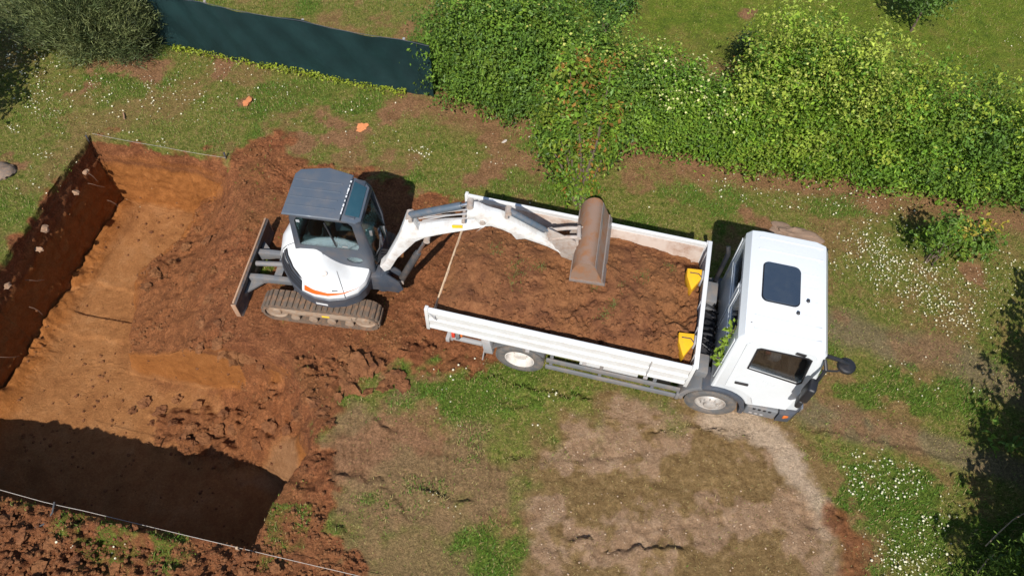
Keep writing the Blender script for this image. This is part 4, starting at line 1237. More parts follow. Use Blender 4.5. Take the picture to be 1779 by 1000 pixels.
# side profile, x forward: roof 0..1.15, front glass falls forward
CW = 0.98
cprof = [(0.03, 0.66), (-0.06, 1.40), (0.0, 2.20), (0.06, 2.36), (0.18, 2.41), (0.86, 2.41), (1.12, 2.36), (1.20, 2.24), (1.30, 1.55), (1.30, 0.66)]
def CS_(p, q, w):
    k_ = 0.055 * max(0.0, (q - 1.5) / 0.9) * (1 if w > CW / 2 else -1)
    return C(p, w - k_, q)
solid = MB().prism(cprof, 0.0, CW, CS_, bev=0.06, seg=3)
cin = MB().prism([(0.06, 0.75), (0.03, 1.40), (0.08, 2.20), (0.14, 2.33), (1.04, 2.32), (1.13, 2.22), (1.22, 1.55), (1.22, 0.75)], 0.07, CW - 0.07, lambda p, q, w: C(p, w, q))
sw = [(0.07, 1.54), (0.10, 2.18), (0.15, 2.27), (1.01, 2.27), (1.07, 2.20), (1.11, 1.64), (1.06, 1.56)]
swc = MB().prism(sw, -0.3, 0.3, lambda p, q, w: C(p, w, q))
swf = MB().prism([(0.10, 1.0), (0.10, 2.27), (1.05, 2.27), (1.18, 1.6), (1.18, 1.0)], CW - 0.3, CW + 0.3, lambda p, q, w: C(p, w, q))
fwc = MB().box(C(1.30, CW / 2, 1.55), (0.5, 0.78, 1.25), RC)
bwc = MB().box(C(-0.05, CW / 2, 1.85), (0.4, 0.74, 0.62), RC)
lw = MB().lathe([(0.09, -0.2), (0.09, 0.2)], (0, 0, 0), n=20)
lwp = [(0.98 + 0.14 * math.cos(a) * (1 + 0.15 * math.sin(a)), 1.26 + 0.085 * math.sin(a)) for a in np.linspace(0, 2 * math.pi, 20, endpoint=False)]
lw.bm.free()
lwc = MB().prism(lwp, -0.3, 0.3, lambda p, q, w: C(p, w, q))
shell = bool_cut(solid, [cin, swc, swf, fwc, bwc, lwc])
ecab = shell.build('cab', M['slate_dark'], exc, 30)
win_s = MB().prism(sw, 0, 0.008, lambda p, q, w: C(p, w + 0.020 + 0.055 * max(0, (q - 1.5) / 0.9), q)).build('side_window', M['glass_teal'], ecab)
MB().box(C(0.66, 0.035, 1.90), (0.022, 0.02, 0.66), RC @ Matrix.Rotation(R(-8), 3, 'Y')).build('sliding_bar', M['black'], win_s)
MB().box(C(0.86, 0.03, 1.615), (0.09, 0.015, 0.02), RC).build('catch', M['grey_light'], win_s)
MB().box(C(0.17, 0.03, 2.20), (0.06, 0.012, 0.05), RC).build('sticker', M['seat_grey'], win_s)
MB().prism(lwp, 0.022, 0.03, lambda p, q, w: C(p, w, q)).build('lower_window', M['glass_teal'], ecab)
MB().box(C(1.235, CW / 2, 1.62), (0.01, 0.80, 1.15), RC @ Matrix.Rotation(R(-8.5), 3, 'Y')).build('windscreen', M['glass_teal'], ecab)
MB().box(C(0.03, CW / 2, 1.85), (0.01, 0.76, 0.64), RC).build('rear_window', M['glass_teal'], ecab)
MB().prism([(0.10, 1.0), (0.10, 2.27), (1.05, 2.27), (1.18, 1.6), (1.18, 1.0)], 0, 0.008, lambda p, q, w: C(p, CW - 0.03 - w - 0.055 * max(0, (q - 1.5) / 0.9), q)).build('door_window', M['glass_teal'], ecab)
# roof cap with a far edge that bulges out, pressed ribs, skylight
RF = [(-0.035, -0.03), (-0.05, 0.82), (0.02, 0.93), (0.48, 1.03), (0.92, 0.93), (0.92, -0.03)]
roof = MB().prism(RF, 2.395, 2.445, lambda p, q, w: C(p, q, w), bev=0.025, seg=3).build('roof', M['slate'], ecab)
for y in (0.16, 0.34, 0.52, 0.70):
    MB().box(C(0.40, y, 2.447), (0.80, 0.022, 0.014), RC, bev=0.005).build('rib', M['slate'], roof)
MB().prism([(0.925, 0.0), (0.925, 0.92), (1.13, 0.86), (1.20, 0.80), (1.22, 0.10), (1.15, 0.02)], 2.36, 2.40, lambda p, q, w: C(p, q, w - 0.28 * max(0, p - 0.925)), bev=0.015).build('front_visor', M['slate'], ecab)
sk = MB().prism([(0.965, 0.12), (0.955, 0.82), (1.165, 0.77), (1.185, 0.14)], 2.40, 2.416, lambda p, q, w: C(p, q, w - 0.28 * (p - 0.925)), bev=0.006).build('skylight', M['skylight'], ecab)
for i in range(9):
    yy = 0.11 + 0.083 * i
    MB().box(C(0.915, yy + 0.012 * math.sin(i * 5.1), 2.449), (0.020 + 0.008 * math.sin(i * 3.3), 0.050 + 0.018 * math.sin(i * 7.7), 0.006), RC).build('white_marking', M['white'], roof)
# far-side open door edge / mirror
b = MB().box(C(1.36, 0.44, 1.46), (0.05, 0.20, 0.30), RC @ Matrix.Rotation(R(25), 3, 'Z'), bev=0.03, seg=3)
mm = b.build('mirror', M['slate_dark'], ecab)
MB().tube([C(1.28, 0.20, 1.2), C(1.36, 0.30, 1.32), C(1.36, 0.42, 1.45)], 0.018, 8).build('mirror_arm', M['black'], ecab)
b = MB().box(C(1.33, 0.14, 1.95), (0.05, 0.035, 0.12), RC, bev=0.01); b.box(C(1.31, 0.80, 1.0), (0.04, 0.035, 0.55), RC, bev=0.01)
b.build('grab_handle', M['grey'], ecab)
# seat and levers
b = MB().box(C(0.50, 0.48, 1.02), (0.46, 0.48, 0.14), RC, bev=0.05); b.box(C(0.24, 0.48, 1.38), (0.13, 0.46, 0.66), RC @ Matrix.Rotation(R(-8), 3, 'Y'), bev=0.05); b.box(C(0.42, 0.48, 0.82), (0.4, 0.42, 0.30), RC, bev=0.03)
b.build('seat', M['seat'], ecab)
for y in (0.16, 0.80):
    b = MB().box(C(0.62, y, 1.14), (0.46, 0.11, 0.10), RC, bev=0.03); b.tube([C(0.78, y, 1.18), C(0.83, y, 1.52 if y < 0.4 else 1.38)], [0.014, 0.02], 8)
    b.build('armrest_lever', M['black'], ecab)
MB().box(C(0.40, 0.115, 1.50), (0.60, 0.06, 0.32), RC, bev=0.05, seg=3).build('side_panel', M['seat_grey'], ecab)

# ---- swing post
SW = Vector((-2.36, 7.10, 0)) - EX
b = MB()
b.prism([(-0.22, 0.52), (-0.22, 0.92), (0.02, 0.96), (0.16, 0.86), (0.16, 0.52)], -0.14, 0.14, lambda p, q, w: SW + Vector((p, w, q)), bev=0.03)
b.lathe([(0.001, 0.44), (0.12, 0.44), (0.14, 0.50), (0.14, 0.90), (0.10, 0.95), (0.001, 0.95)], SW + Vector((0.02, 0, 0)), 'Z', 20)
for w in (-0.13, 0.10):
    b.prism([(0.02, 0.50), (0.02, 0.92), (0.14, 1.02), (0.34, 0.80), (0.40, 0.55), (0.30, 0.44)], w, w + 0.035, lambda p, q, w_: SW + Vector((p, w_, q)), bev=0.008)
b.build('swing_post', M['slate_dark'], exc)
b = MB()
for i in range(4):
    b.tube([SW + Vector((-0.15, 0.08 + 0.05 * i, 0.9)), SW + Vector((0.05, 0.14 + 0.03 * i, 1.15 + 0.04 * i)), SW + Vector((0.32, 0.13, 1.25 + 0.05 * i)), SW + Vector((0.45, 0.11, 1.55 + 0.05 * i))], 0.020, 7)
b.build('hose_bundle', M['black'], exc)

# ---- boom and dipper: side outlines in the plane of the arm (d along it, z up)
PHI = R(-1.0); BD = Vector((math.cos(PHI), math.sin(PHI), 0)); BN = Vector((-math.sin(PHI), math.cos(PHI), 0))
BO = Vector((-2.07, 7.15, 0))
def AR(d, z, w=0.0): return BO + BD * d + BN * w + Vector((0, 0, z)) - EX
def arm_px(u, v, w):
    """point of the arm plane (offset w) surveyed at photo pixel u, v"""
    dr = _F + _Rv * ((u - 889.5) / FPX) - _Uv * ((v - 500) / FPX)
    C0 = Vector((0, 0, CAM_H)); t_ = ((BO + BN * w - C0).dot(BN)) / dr.dot(BN)
    P = C0 + dr * t_
    return ((P - BO).dot(BD), P.z)
BWH = 0.092
boom_px = [(660, 463), (668, 472), (678, 468), (690, 449), (722, 420), (739, 413), (769, 407), (838, 396), (848, 389), (843, 377), (813, 377), (745, 385), (730, 386), (721, 371), (714, 366), (706, 368), (701, 381), (693, 402), (672, 440)]
boomp = [arm_px(u, v, -BWH if i_ < 9 else BWH) for i_, (u, v) in enumerate(boom_px)]
boom = MB().prism(boomp, -BWH, BWH, lambda p, q, w: AR(p, q, w), bev=0.012).build('boom', M['boom_white'], exc, 30)
dip_px = [(823, 379), (812, 366), (813, 356), (822, 349), (832, 350), (846, 357), (868, 363), (886, 370), (915, 386), (950, 403), (964, 414), (975, 428), (968, 437), (950, 428), (930, 421), (912, 415), (897, 416), (888, 406), (872, 399), (853, 393), (836, 394)]
dipp = [arm_px(u, v, -0.078 if (i_ > 11 or i_ == 0) else 0.078) for i_, (u, v) in enumerate(dip_px)]
dip = MB().prism(dipp, -0.078, 0.078, lambda p, q, w: AR(p, q, w), bev=0.010).build('dipper_arm', M['boom_white'], exc, 30)
def cyl(name, p0, p1, r0, frac=0.62, mat='cylinder', w=0.0, parent=None, ext=0.0):
    a, c_ = AR(p0[0], p0[1], w), AR(p1[0], p1[1], w)
    mid_ = a + (c_ - a) * frac
    o = MB().tube([a, a + (c_ - a) * 0.02, mid_ - (c_ - a) * 0.03, mid_], [r0 * 0.8, r0, r0, r0 * 0.9], 14).build(name, M[mat], parent or exc)
    MB().tube([mid_, c_], r0 * 0.5, 10).build('rod', M['chrome'], o)
    for q in (a, c_):
        MB().tube([q - BN * (r0 * 1.3), q + BN * (r0 * 1.3)], r0 * 0.85, 12).build('pin', M['link'], o)
    return o
cyl('arm_cylinder', arm_px(711, 374, 0), arm_px(817, 354, 0), 0.062, 0.86)
cyl('bucket_cylinder', arm_px(884, 366, 0), arm_px(955, 404, 0), 0.055, 0.88)
cyl('boom_cylinder', (0.06, 0.62), arm_px(742, 413, 0), 0.065, 0.66, 'frame')
b = MB()
for (u0, v0, u1, v1) in ((727, 382, 823, 374), (735, 379, 815, 366)):
    p0, p1 = arm_px(u0, v0, 0), arm_px(u1, v1, 0)
    for w in (-0.05, 0.03):
        b.tube([AR(p0[0], p0[1], w), AR((p0[0] + p1[0]) / 2, (p0[1] + p1[1]) / 2 + 0.03, w), AR(p1[0], p1[1], w)], 0.014, 7)
b.build('hydraulic_pipe', M['grey_light'], boom)
for u, v, r_ in ((713, 383, 0.035), (805, 385, 0.03), (838, 387, 0.045), (880, 377, 0.03)):
    p0 = arm_px(u, v, -BWH)
    MB().tube([AR(p0[0], p0[1], -BWH - 0.02), AR(p0[0], p0[1], BWH + 0.02)], r_, 14).build('pivot_pin', M['link'], boom if u < 840 else dip)
p0, p1 = arm_px(787, 391, -BWH), arm_px(802, 396, -BWH)
MB().box(AR((p0[0] + p1[0]) / 2, (p0[1] + p1[1]) / 2, -BWH - 0.002), (0.17, 0.006, 0.075), Matrix.Rotation(PHI, 3, 'Z') @ Matrix.Rotation(R(-4), 3, 'Y'), bev=0.0).build('yellow_sticker', M['yellow_decal'], boom)
# bucket linkage
b = MB()
for w in (-0.105, 0.085):
    b.prism([arm_px(u, v, w) for u, v in ((952, 398), (962, 402), (1000, 420), (1003, 445), (985, 443), (965, 432), (955, 415))], w, w + 0.022, lambda p, q, w_: AR(p, q, w_), bev=0.004)
q0, q1, q2 = arm_px(957, 407, 0), arm_px(985, 404, 0), arm_px(1006, 404, 0)
b.tube([AR(*q0, -0.12), AR(*q0, 0.12)], 0.04, 12)
for w in (-0.09, 0.09):
    b.tube([AR(*q0, w), AR(*q1, w), AR(*q2, w)], 0.032, 8)
b.tube([AR(*q2, -0.12), AR(*q2, 0.12)], 0.036, 12)
b.build('bucket_link', M['link'], exc)
b = MB().prism([arm_px(u, v, 0) for u, v in ((968, 428), (985, 418), (1005, 415), (1010, 448), (990, 446), (975, 440))], -0.07, 0.07, lambda p, q, w: AR(p, q, w), bev=0.01)
b.build('quick_coupler', M['link'], exc)

# bucket: turned over, curved back uppermost, open side down
BKA = R(-7.2); KX = Vector((math.cos(BKA), math.sin(BKA), 0)); KY = Vector((-math.sin(BKA), math.cos(BKA), 0))
KO = Vector((1.285, 7.24, 1.98))
def K(p, q, w): return KO + KX * (p * 0.86) + KY * (w * 0.83) + Vector((0, 0, q * 0.95)) - EX
bprof = [(-0.29, -0.26), (-0.30, -0.10), (-0.285, 0.03), (-0.24, 0.15), (-0.165, 0.235), (-0.07, 0.28), (0.02, 0.275), (0.085, 0.235), (0.13, 0.17), (0.33, -0.24)]
th = 0.018
bin_ = []
for i, (p, q) in enumerate(bprof):
    a = Vector(bprof[max(i - 1, 0)]); c_ = Vector(bprof[min(i + 1, len(bprof) - 1)]); t_ = (c_ - a).normalized(); nrm = Vector((t_.y, -t_.x))
    bin_.append((p + nrm.x * th, q + nrm.y * th))
bk = MB().prism(bprof + bin_[::-1], -0.80, 0.80, K).build('bucket', M['bucket'], exc, 40)
for s in (-1, 1):
    b = MB().prism(bprof, s * 0.80, s * 0.822, K)
    b.build('side_plate', M['bucket'], bk)
    b = MB().prism([(-0.315, -0.285), (-0.315, -0.235), (0.36, -0.235), (0.36, -0.285)], s * 0.80 - 0.014, s * 0.845, K)
    b.build('side_cutter', M['bucket_edge'], bk)
MB().prism([(0.285, -0.15), (0.31, -0.145), (0.375, -0.285), (0.35, -0.295)], -0.84, 0.84, K).build('cutting_edge', M['bucket_edge'], bk)
MB().prism([(0.105, 0.185), (0.128, 0.19), (0.165, 0.115), (0.145, 0.105)], -0.81, 0.81, K).build('wear_strip', M['bucket_edge'], bk)
MB().prism([(-0.315, -0.27), (-0.29, -0.27), (-0.29, -0.08), (-0.315, -0.08)], -0.81, 0.81, K).build('back_stiffener', M['bucket_edge'], bk)
b = MB()
for w in (-0.12, 0.10):
    b.prism([(-0.29, 0.02), (-0.20, 0.20), (-0.36, 0.16), (-0.44, 0.0), (-0.42, -0.12), (-0.30, -0.14)], w, w + 0.02, K)
b.build('hinge_ear', M['link'], bk)

# ------------------------------------------------------------------ the operator
per = thing('person', 'person in dark clothes seated in the excavator cab, hands on the levers', 'person', C(0.42, 0.48, 1.09) + EX)
PO = C(0.42, 0.48, 1.09)
def Pn(x, y, z): return (CX * x + CY * y + Vector((0, 0, z)))
J = {'pelvis': (0, 0, 0.07), 'waist': (-0.01, 0, 0.24), 'chest': (0.02, 0, 0.44), 'neck': (0.05, 0, 0.60), 'skull': (0.08, 0, 0.70), 'crown': (0.09, 0, 0.80)}
ed = [('pelvis', 'waist'), ('waist', 'chest'), ('chest', 'neck'), ('neck', 'skull'), ('skull', 'crown')]
rad = {'pelvis': 0.145, 'waist': 0.13, 'chest': 0.15, 'neck': 0.058, 'skull': 0.092, 'crown': 0.078}
for s, t_ in ((-1, 'r'), (1, 'l')):
    up_ = 0.17 if s < 0 else 0.0
    J.update({'sh' + t_: (0.02, s * 0.19, 0.51), 'el' + t_: (0.12, s * 0.28, 0.26 + up_ * 0.3), 'wr' + t_: (0.31, s * 0.31, 0.27 + up_), 'ha' + t_: (0.38, s * 0.31, 0.28 + up_),
              'hip' + t_: (0.06, s * 0.10, 0.05), 'kn' + t_: (0.45, s * 0.14, 0.06), 'an' + t_: (0.56, s * 0.13, -0.32), 'to' + t_: (0.70, s * 0.14, -0.36)})
    ed += [('chest', 'sh' + t_), ('sh' + t_, 'el' + t_), ('el' + t_, 'wr' + t_), ('wr' + t_, 'ha' + t_), ('pelvis', 'hip' + t_), ('hip' + t_, 'kn' + t_), ('kn' + t_, 'an' + t_), ('an' + t_, 'to' + t_)]
    rad.update({'sh' + t_: 0.072, 'el' + t_: 0.05, 'wr' + t_: 0.032, 'ha' + t_: 0.040, 'hip' + t_: 0.10, 'kn' + t_: 0.07, 'an' + t_: 0.045, 'to' + t_: 0.045})
    for f in range(4):
        a_, b_ = 'fa%d%s' % (f, t_), 'fb%d%s' % (f, t_)
        J[a_] = (0.425, s * (0.285 + 0.018 * f), 0.29 - 0.006 * f + up_); J[b_] = (0.432 - 0.004 * f, s * (0.285 + 0.018 * f), 0.255 + up_)
        ed += [('ha' + t_, a_), (a_, b_)]; rad[a_] = 0.010; rad[b_] = 0.009
    J['th' + t_] = (0.39, s * 0.262, 0.27 + up_); ed.append(('ha' + t_, 'th' + t_)); rad['th' + t_] = 0.010
kn = list(J)
me = bpy.data.meshes.new('body')
me.from_pydata([Pn(*J[q]) for q in kn], [(kn.index(a), kn.index(c_)) for a, c_ in ed], [])
po = link('tmp_person', me)
md = po.modifiers.new('s', 'SKIN'); md.use_smooth_shade = True
for i, q in enumerate(kn):
    me.skin_vertices[0].data[i].radius = (rad[q], rad[q] * (0.8 if q in ('chest', 'waist', 'pelvis') else 1))
    me.skin_vertices[0].data[i].use_root = (q == 'pelvis')
sb = po.modifiers.new('d', 'SUBSURF'); sb.levels = 2; sb.render_levels = 2
dg = bpy.context.evaluated_depsgraph_get(); dg.update()
bod = bpy.data.meshes.new_from_object(po.evaluated_get(dg)); bod.name = 'body'
bpy.data.objects.remove(po); bpy.data.meshes.remove(me)
bod.materials.clear(); bod.materials.append(M['shirt']); bod.materials.append(M['skin'])
for pl in bod.polygons:
    c_ = pl.center; lx_ = Vector(c_).dot(CX); lz_ = c_.z
    if lz_ > 0.585 or (lx_ > 0.15 and 0.18 < lz_ < 0.50): pl.material_index = 1
    pl.use_smooth = True
link('body', bod, per)
b = MB(); b.lathe([(0.001, 0.845), (0.06, 0.835), (0.092, 0.80), (0.102, 0.75), (0.098, 0.715), (0.085, 0.70)], Pn(0.065, 0, 0), 'Z', 20); b.build('hair', M['hair'], per)
b = MB()
b.prism([(0.165, 0.70), (0.20, 0.70), (0.172, 0.755)], -0.014, 0.014, lambda p, q, w: Pn(p, w, q), bev=0.003)
for s in (-1, 1):
    b.lathe([(0.001, s * 0.108), (0.02, s * 0.104), (0.026, s * 0.092)], Pn(0.08, 0, 0.73), 'Y', 10)
b.build('nose_and_ears', M['skin'], per)
b = MB()
for s in (-1, 1):
    b.lathe([(0.001, -0.008), (0.010, -0.004), (0.010, 0.004), (0.001, 0.008)], Pn(0.165, s * 0.033, 0.75), 'Y', 8)
b.box(Pn(0.166, 0, 0.672), (0.01, 0.045, 0.008), RC)
b.build('eyes_and_mouth', M['hair'], per)


# ------------------------------------------------------------------ shrubs and trees
def crown_leaves(blobs, per_m2, size, tints, clump=0.125, out_bias=0.7, dense=46, fill=0.35, tip=None, zmin=0.03, up=0.35):
    """leaves gathered in clumps on the skin of the blobs, plus a sparse fill inside; returns P, N, size, tint"""
    Ps, Ns, Ts, Ss = [], [], [], []
    tints = np.array(tints)
    for (cx, cy, cz, rx, ry, rz) in blobs:
        area = 4 * math.pi * ((rx * ry) ** 1.6 / 3 + (rx * rz) ** 1.6 / 3 + (ry * rz) ** 1.6 / 3) ** (1 / 1.6)
        nl = int(area * per_m2); nc = max(12, nl // dense)
        d = unit(rng.normal(size=(nc, 3)))
        r = 1.0 + 0.20 * rng.normal(size=nc).clip(-1.6, 1.6) + (rng.random(nc) < 0.07) * (0.15 + 0.25 * rng.random(nc)) + 0.25 * fbm(d[:, 0] * 2.5 + cx, d[:, 1] * 2.5 + d[:, 2] * 2, 301, 2)
        cc = np.c_[cx + d[:, 0] * r * rx, cy + d[:, 1] * r * ry, cz + d[:, 2] * r * rz]
        ct = tints[rng.integers(0, len(tints), nc)] * (1 + 0.24 * rng.normal(size=(nc, 1)).clip(-1.5, 1.5))
        if tip is not None:
            hi = (d[:, 2] > tip[1]) & (rng.random(nc) < tip[2])
            ct[hi] = np.array(tip[0]) * (1 + 0.2 * rng.normal(size=(hi.sum(), 1)))
        k_ = rng.integers(0, nc, nl)
        P = cc[k_] + rng.normal(size=(nl, 3)) * clump * (0.6 + 0.8 * rng.random((nl, 1))) * np.array([1, 1, 0.9])
        N = unit(d[k_] * out_bias + rng.normal(size=(nl, 3)) * 0.6 + np.array([0, 0, up]))
        T = ct[k_] * (1 + 0.18 * rng.normal(size=(nl, 1)).clip(-2, 2))
        nf = int(nl * fill)
        d2 = unit(rng.normal(size=(nf, 3))); r2 = 0.35 + 0.5 * rng.random((nf, 1))
        P2_ = np.array([cx, cy, cz]) + d2 * r2 * np.array([rx, ry, rz])
        Ps += [P, P2_]; Ns += [N, unit(d2 * 0.5 + rng.normal(size=(nf, 3)))]; Ts += [T, tints[rng.integers(0, len(tints), nf)]]
        Ss += [size * (0.5 + 1.1 * rng.random(nl) ** 1.4), size * (0.9 + 0.7 * rng.random(nf))]
    P, N, T, S_ = np.concatenate(Ps), np.concatenate(Ns), np.concatenate(Ts), np.concatenate(Ss)
    ok = P[:, 2] > zmin
    return P[ok], N[ok], np.clip(T[ok], 0.004, 1), S_[ok]


def shrub(name, label, cat, base, blobs, per_m2, size, tints, group=None, stems=5, mat='leaf', aspect=0.55, blossom=None, trunk_r=0.03, **kw):
    root = thing(name, label, cat, (base[0], base[1], hz(base[0], base[1])), 0, group)
    off = np.array(root.location)
    P, N, T, S_ = crown_leaves(blobs, per_m2, size, tints, **kw)
    link('crown', leaf_mesh('crown', P - off, N, S_, T, M[mat], aspect), root)
    for i in range(stems):
        bl_ = blobs[i % len(blobs)]
        b0 = Vector((random.uniform(-0.12, 0.12), random.uniform(-0.1, 0.1), -0.05)) if stems > 1 else Vector((0, 0, -0.05))
        end = Vector((bl_[0] + random.uniform(-.4, .4) * bl_[3], bl_[1] + random.uniform(-.3, .3) * bl_[4], bl_[2] + random.uniform(0.2, .75) * bl_[5])) - root.location
        mid_ = (b0 + end) / 2 + Vector((random.uniform(-.1, .1), random.uniform(-.1, .1), 0.15))
        MB().tube([b0, b0 * 0.6 + mid_ * 0.4, mid_, end], [trunk_r, trunk_r * 0.85, trunk_r * 0.6, trunk_r * 0.2], 7).build('trunk' if stems == 1 else 'stem', M['bark'], root)
    if blossom:
        colr, n_, sz, zlo = blossom
        sel = np.where((P[:, 2] > zlo) & (N[:, 2] > 0.1))[0]
        sel = rng.choice(sel, min(n_, len(sel)), False)
        Pb = P[sel] + N[sel] * 0.05
        link('blossom', leaf_mesh('blossom', Pb - off, unit(N[sel] + [0, 0, 0.6]), np.full(len(sel), sz) * (0.7 + 0.6 * rng.random(len(sel))), np.array(colr) * (0.85 + 0.3 * rng.random((len(sel), 1))), M['petal'], 0.9, 0.05), root)
    return root

GA = [(0.070, 0.128, 0.018), (0.092, 0.158, 0.020), (0.058, 0.110, 0.018), (0.115, 0.178, 0.022)]
GB = [(0.085, 0.160, 0.016), (0.108, 0.185, 0.018), (0.066, 0.130, 0.016), (0.130, 0.195, 0.024)]
GC = [(0.095, 0.165, 0.014), (0.120, 0.190, 0.018), (0.072, 0.135, 0.014), (0.148, 0.205, 0.024)]
YW = (0.42, 0.42, 0.11)
HG = 'shrubs of the overgrown boundary hedge'
shrub('ivy_shrub', 'dense dark green ivy-like shrub beside the end of the green net fence', 'shrub', (-0.9, 12.9), [(-1.45, 13.05, 0.95, 0.75, 0.62, 1.15), (-0.55, 12.85, 1.0, 0.95, 0.75, 1.45), (0.55, 12.60, 1.05, 0.95, 0.75, 1.5), (-0.9, 12.55, 0.45, 1.0, 0.5, 0.6), (0.5, 12.2, 0.45, 1.0, 0.5, 0.6), (-0.4, 13.6, 1.6, 1.2, 0.6, 1.2)],
      837, 0.070, GA, HG, blossom=((0.40, 0.38, 0.10), 120, 0.06, 2.0))
shrub('leafy_shrub', 'broad green shrub behind the red-tipped tree, yellow flecks along its top', 'shrub', (1.7, 12.2), [(1.35, 12.45, 0.9, 0.9, 0.75, 1.3), (2.15, 12.1, 0.75, 0.85, 0.7, 0.95), (1.6, 11.75, 0.42, 1.1, 0.45, 0.55), (2.7, 11.75, 0.5, 0.6, 0.5, 0.7)], 837, 0.070, GA, HG, blossom=(YW, 160, 0.06, 1.5))
shrub('low_shrub', 'low green shrub with pale blossom between the red-tipped tree and the tall shrub', 'shrub', (3.6, 11.7), [(3.25, 11.85, 0.75, 0.75, 0.65, 0.95), (4.1, 11.65, 0.75, 0.75, 0.65, 0.95), (3.6, 11.3, 0.42, 0.95, 0.42, 0.5), (4.55, 11.2, 0.4, 0.6, 0.4, 0.5)], 864, 0.070, GB, HG, blossom=((0.62, 0.60, 0.28), 330, 0.055, 1.1))
shrub('tall_shrub', 'tallest shrub of the hedge, bright green with pale yellow shoots on top', 'shrub', (5.7, 11.4), [(5.35, 11.65, 1.35, 0.85, 0.75, 1.75), (6.35, 11.45, 1.25, 0.85, 0.75, 1.75), (4.85, 11.45, 0.9, 0.65, 0.6, 1.3), (7.0, 11.3, 0.95, 0.6, 0.6, 1.3), (5.3, 10.95, 0.5, 0.9, 0.42, 0.65), (6.5, 10.8, 0.5, 0.9, 0.42, 0.65)],
      864, 0.070, GC, HG, stems=7, tip=((0.19, 0.23, 0.035), 0.35, 0.5), blossom=(YW, 420, 0.05, 2.0))
shrub('rounded_shrub', 'green rounded shrub just right of the tallest hedge shrub', 'shrub', (7.9, 11.0), [(7.75, 11.2, 1.05, 0.72, 0.65, 1.40), (8.3, 10.85, 0.85, 0.6, 0.6, 1.1), (7.8, 10.6, 0.45, 0.8, 0.4, 0.55)], 864, 0.070, GB, HG, tip=((0.20, 0.24, 0.03), 0.5, 0.4))
shrub('glossy_shrub', 'dark glossy shrub at the right end of the hedge', 'shrub', (9.2, 10.7), [(9.0, 10.95, 1.0, 0.70, 0.62, 1.35), (9.75, 10.7, 1.0, 0.70, 0.62, 1.35), (9.1, 10.35, 0.45, 0.8, 0.4, 0.55), (10.6, 10.6, 1.0, 0.7, 0.6, 1.3)], 810, 0.070, GA + GC[:1], HG, tip=((0.20, 0.25, 0.03), 0.55, 0.4))
shrub('red_tipped_tree', 'upright young tree with reddish shoot tips behind the excavator bucket', 'tree', (1.33, 9.62), [(1.25, 9.85, 0.55, 0.40, 0.36, 0.50), (1.10, 10.05, 1.25, 0.55, 0.42, 0.60), (0.75, 10.15, 1.75, 0.42, 0.38, 0.50), (1.45, 10.15, 1.75, 0.48, 0.38, 0.55), (0.95, 10.25, 2.45, 0.32, 0.30, 0.62), (1.50, 10.30, 2.30, 0.26, 0.28, 0.55), (0.55, 10.1, 1.2, 0.25, 0.25, 0.4), (1.85, 10.1, 1.3, 0.2, 0.25, 0.4), (0.80, 10.2, 2.85, 0.13, 0.13, 0.45), (1.20, 10.3, 2.75, 0.13, 0.13, 0.45), (1.62, 10.3, 2.65, 0.12, 0.12, 0.42), (0.45, 10.15, 2.05, 0.13, 0.13, 0.45), (1.30, 9.72, 0.28, 0.34, 0.25, 0.28)],
      480, 0.085, [(0.085, 0.150, 0.016), (0.110, 0.175, 0.018), (0.130, 0.172, 0.020), (0.062, 0.118, 0.016)], stems=12, trunk_r=0.035, fill=0.12, clump=0.11, dense=22, tip=((0.19, 0.10, 0.022), 0.30, 0.22))
shrub('sapling', 'young yellow-green sapling spreading over the daisies, right of the truck cab', 'sapling', (8.2, 8.55), [(8.25, 8.75, 0.55, 0.30, 0.25, 0.45), (8.6, 8.85, 0.40, 0.38, 0.28, 0.34), (9.0, 8.8, 0.45, 0.36, 0.28, 0.36), (7.98, 8.5, 1.0, 0.17, 0.17, 0.55), (8.3, 8.75, 0.95, 0.2, 0.2, 0.35), (9.35, 8.95, 0.35, 0.25, 0.25, 0.28)], 260, 0.085, [(0.085, 0.145, 0.018), (0.115, 0.17, 0.022), (0.065, 0.12, 0.018)], stems=6, trunk_r=0.014, fill=0.1, clump=0.09, tip=((0.25, 0.20, 0.03), 0.4, 0.3))
# feathery bush at the top left
def feather_bush(name, label, base, blobs, n_, tints):
    root = thing(name, label, 'bush', (base[0], base[1], 0))
    P, N, T, S_ = crown_leaves(blobs, n_, 0.13, tints, clump=0.15, dense=90, fill=0.2)
    nv = len(P)
    c0 = np.array([base[0], base[1], 0.4])
    dirv = unit(unit(P - c0) + rng.normal(size=(nv, 3)) * 0.6 + [0, 0, 0.35])
    side = unit(np.cross(dirv, rng.normal(size=(nv, 3))))
    L = S_[:, None]
    V = np.stack([P - dirv * L * .5 - side * 0.009, P - dirv * L * .5 + side * 0.009, P + dirv * L * .6], 1) - np.array(root.location)
    link('crown', raw_mesh('crown', V.reshape(-1, 3), np.arange(nv * 3).reshape(-1, 3), M['needle'], np.repeat(T, 3, 0)), root)
    for i in range(6):
        bl_ = blobs[i % len(blobs)]
        MB().tube([(0.1 * i - 0.3, 0, -0.05), Vector((bl_[0] - base[0], bl_[1] - base[1], bl_[2])) * 0.5, Vector((bl_[0] - base[0], bl_[1] - base[1], bl_[2] + 0.4 * bl_[5]))], [0.05, 0.035, 0.01], 7).build('stem', M['bark'], root)
    return root
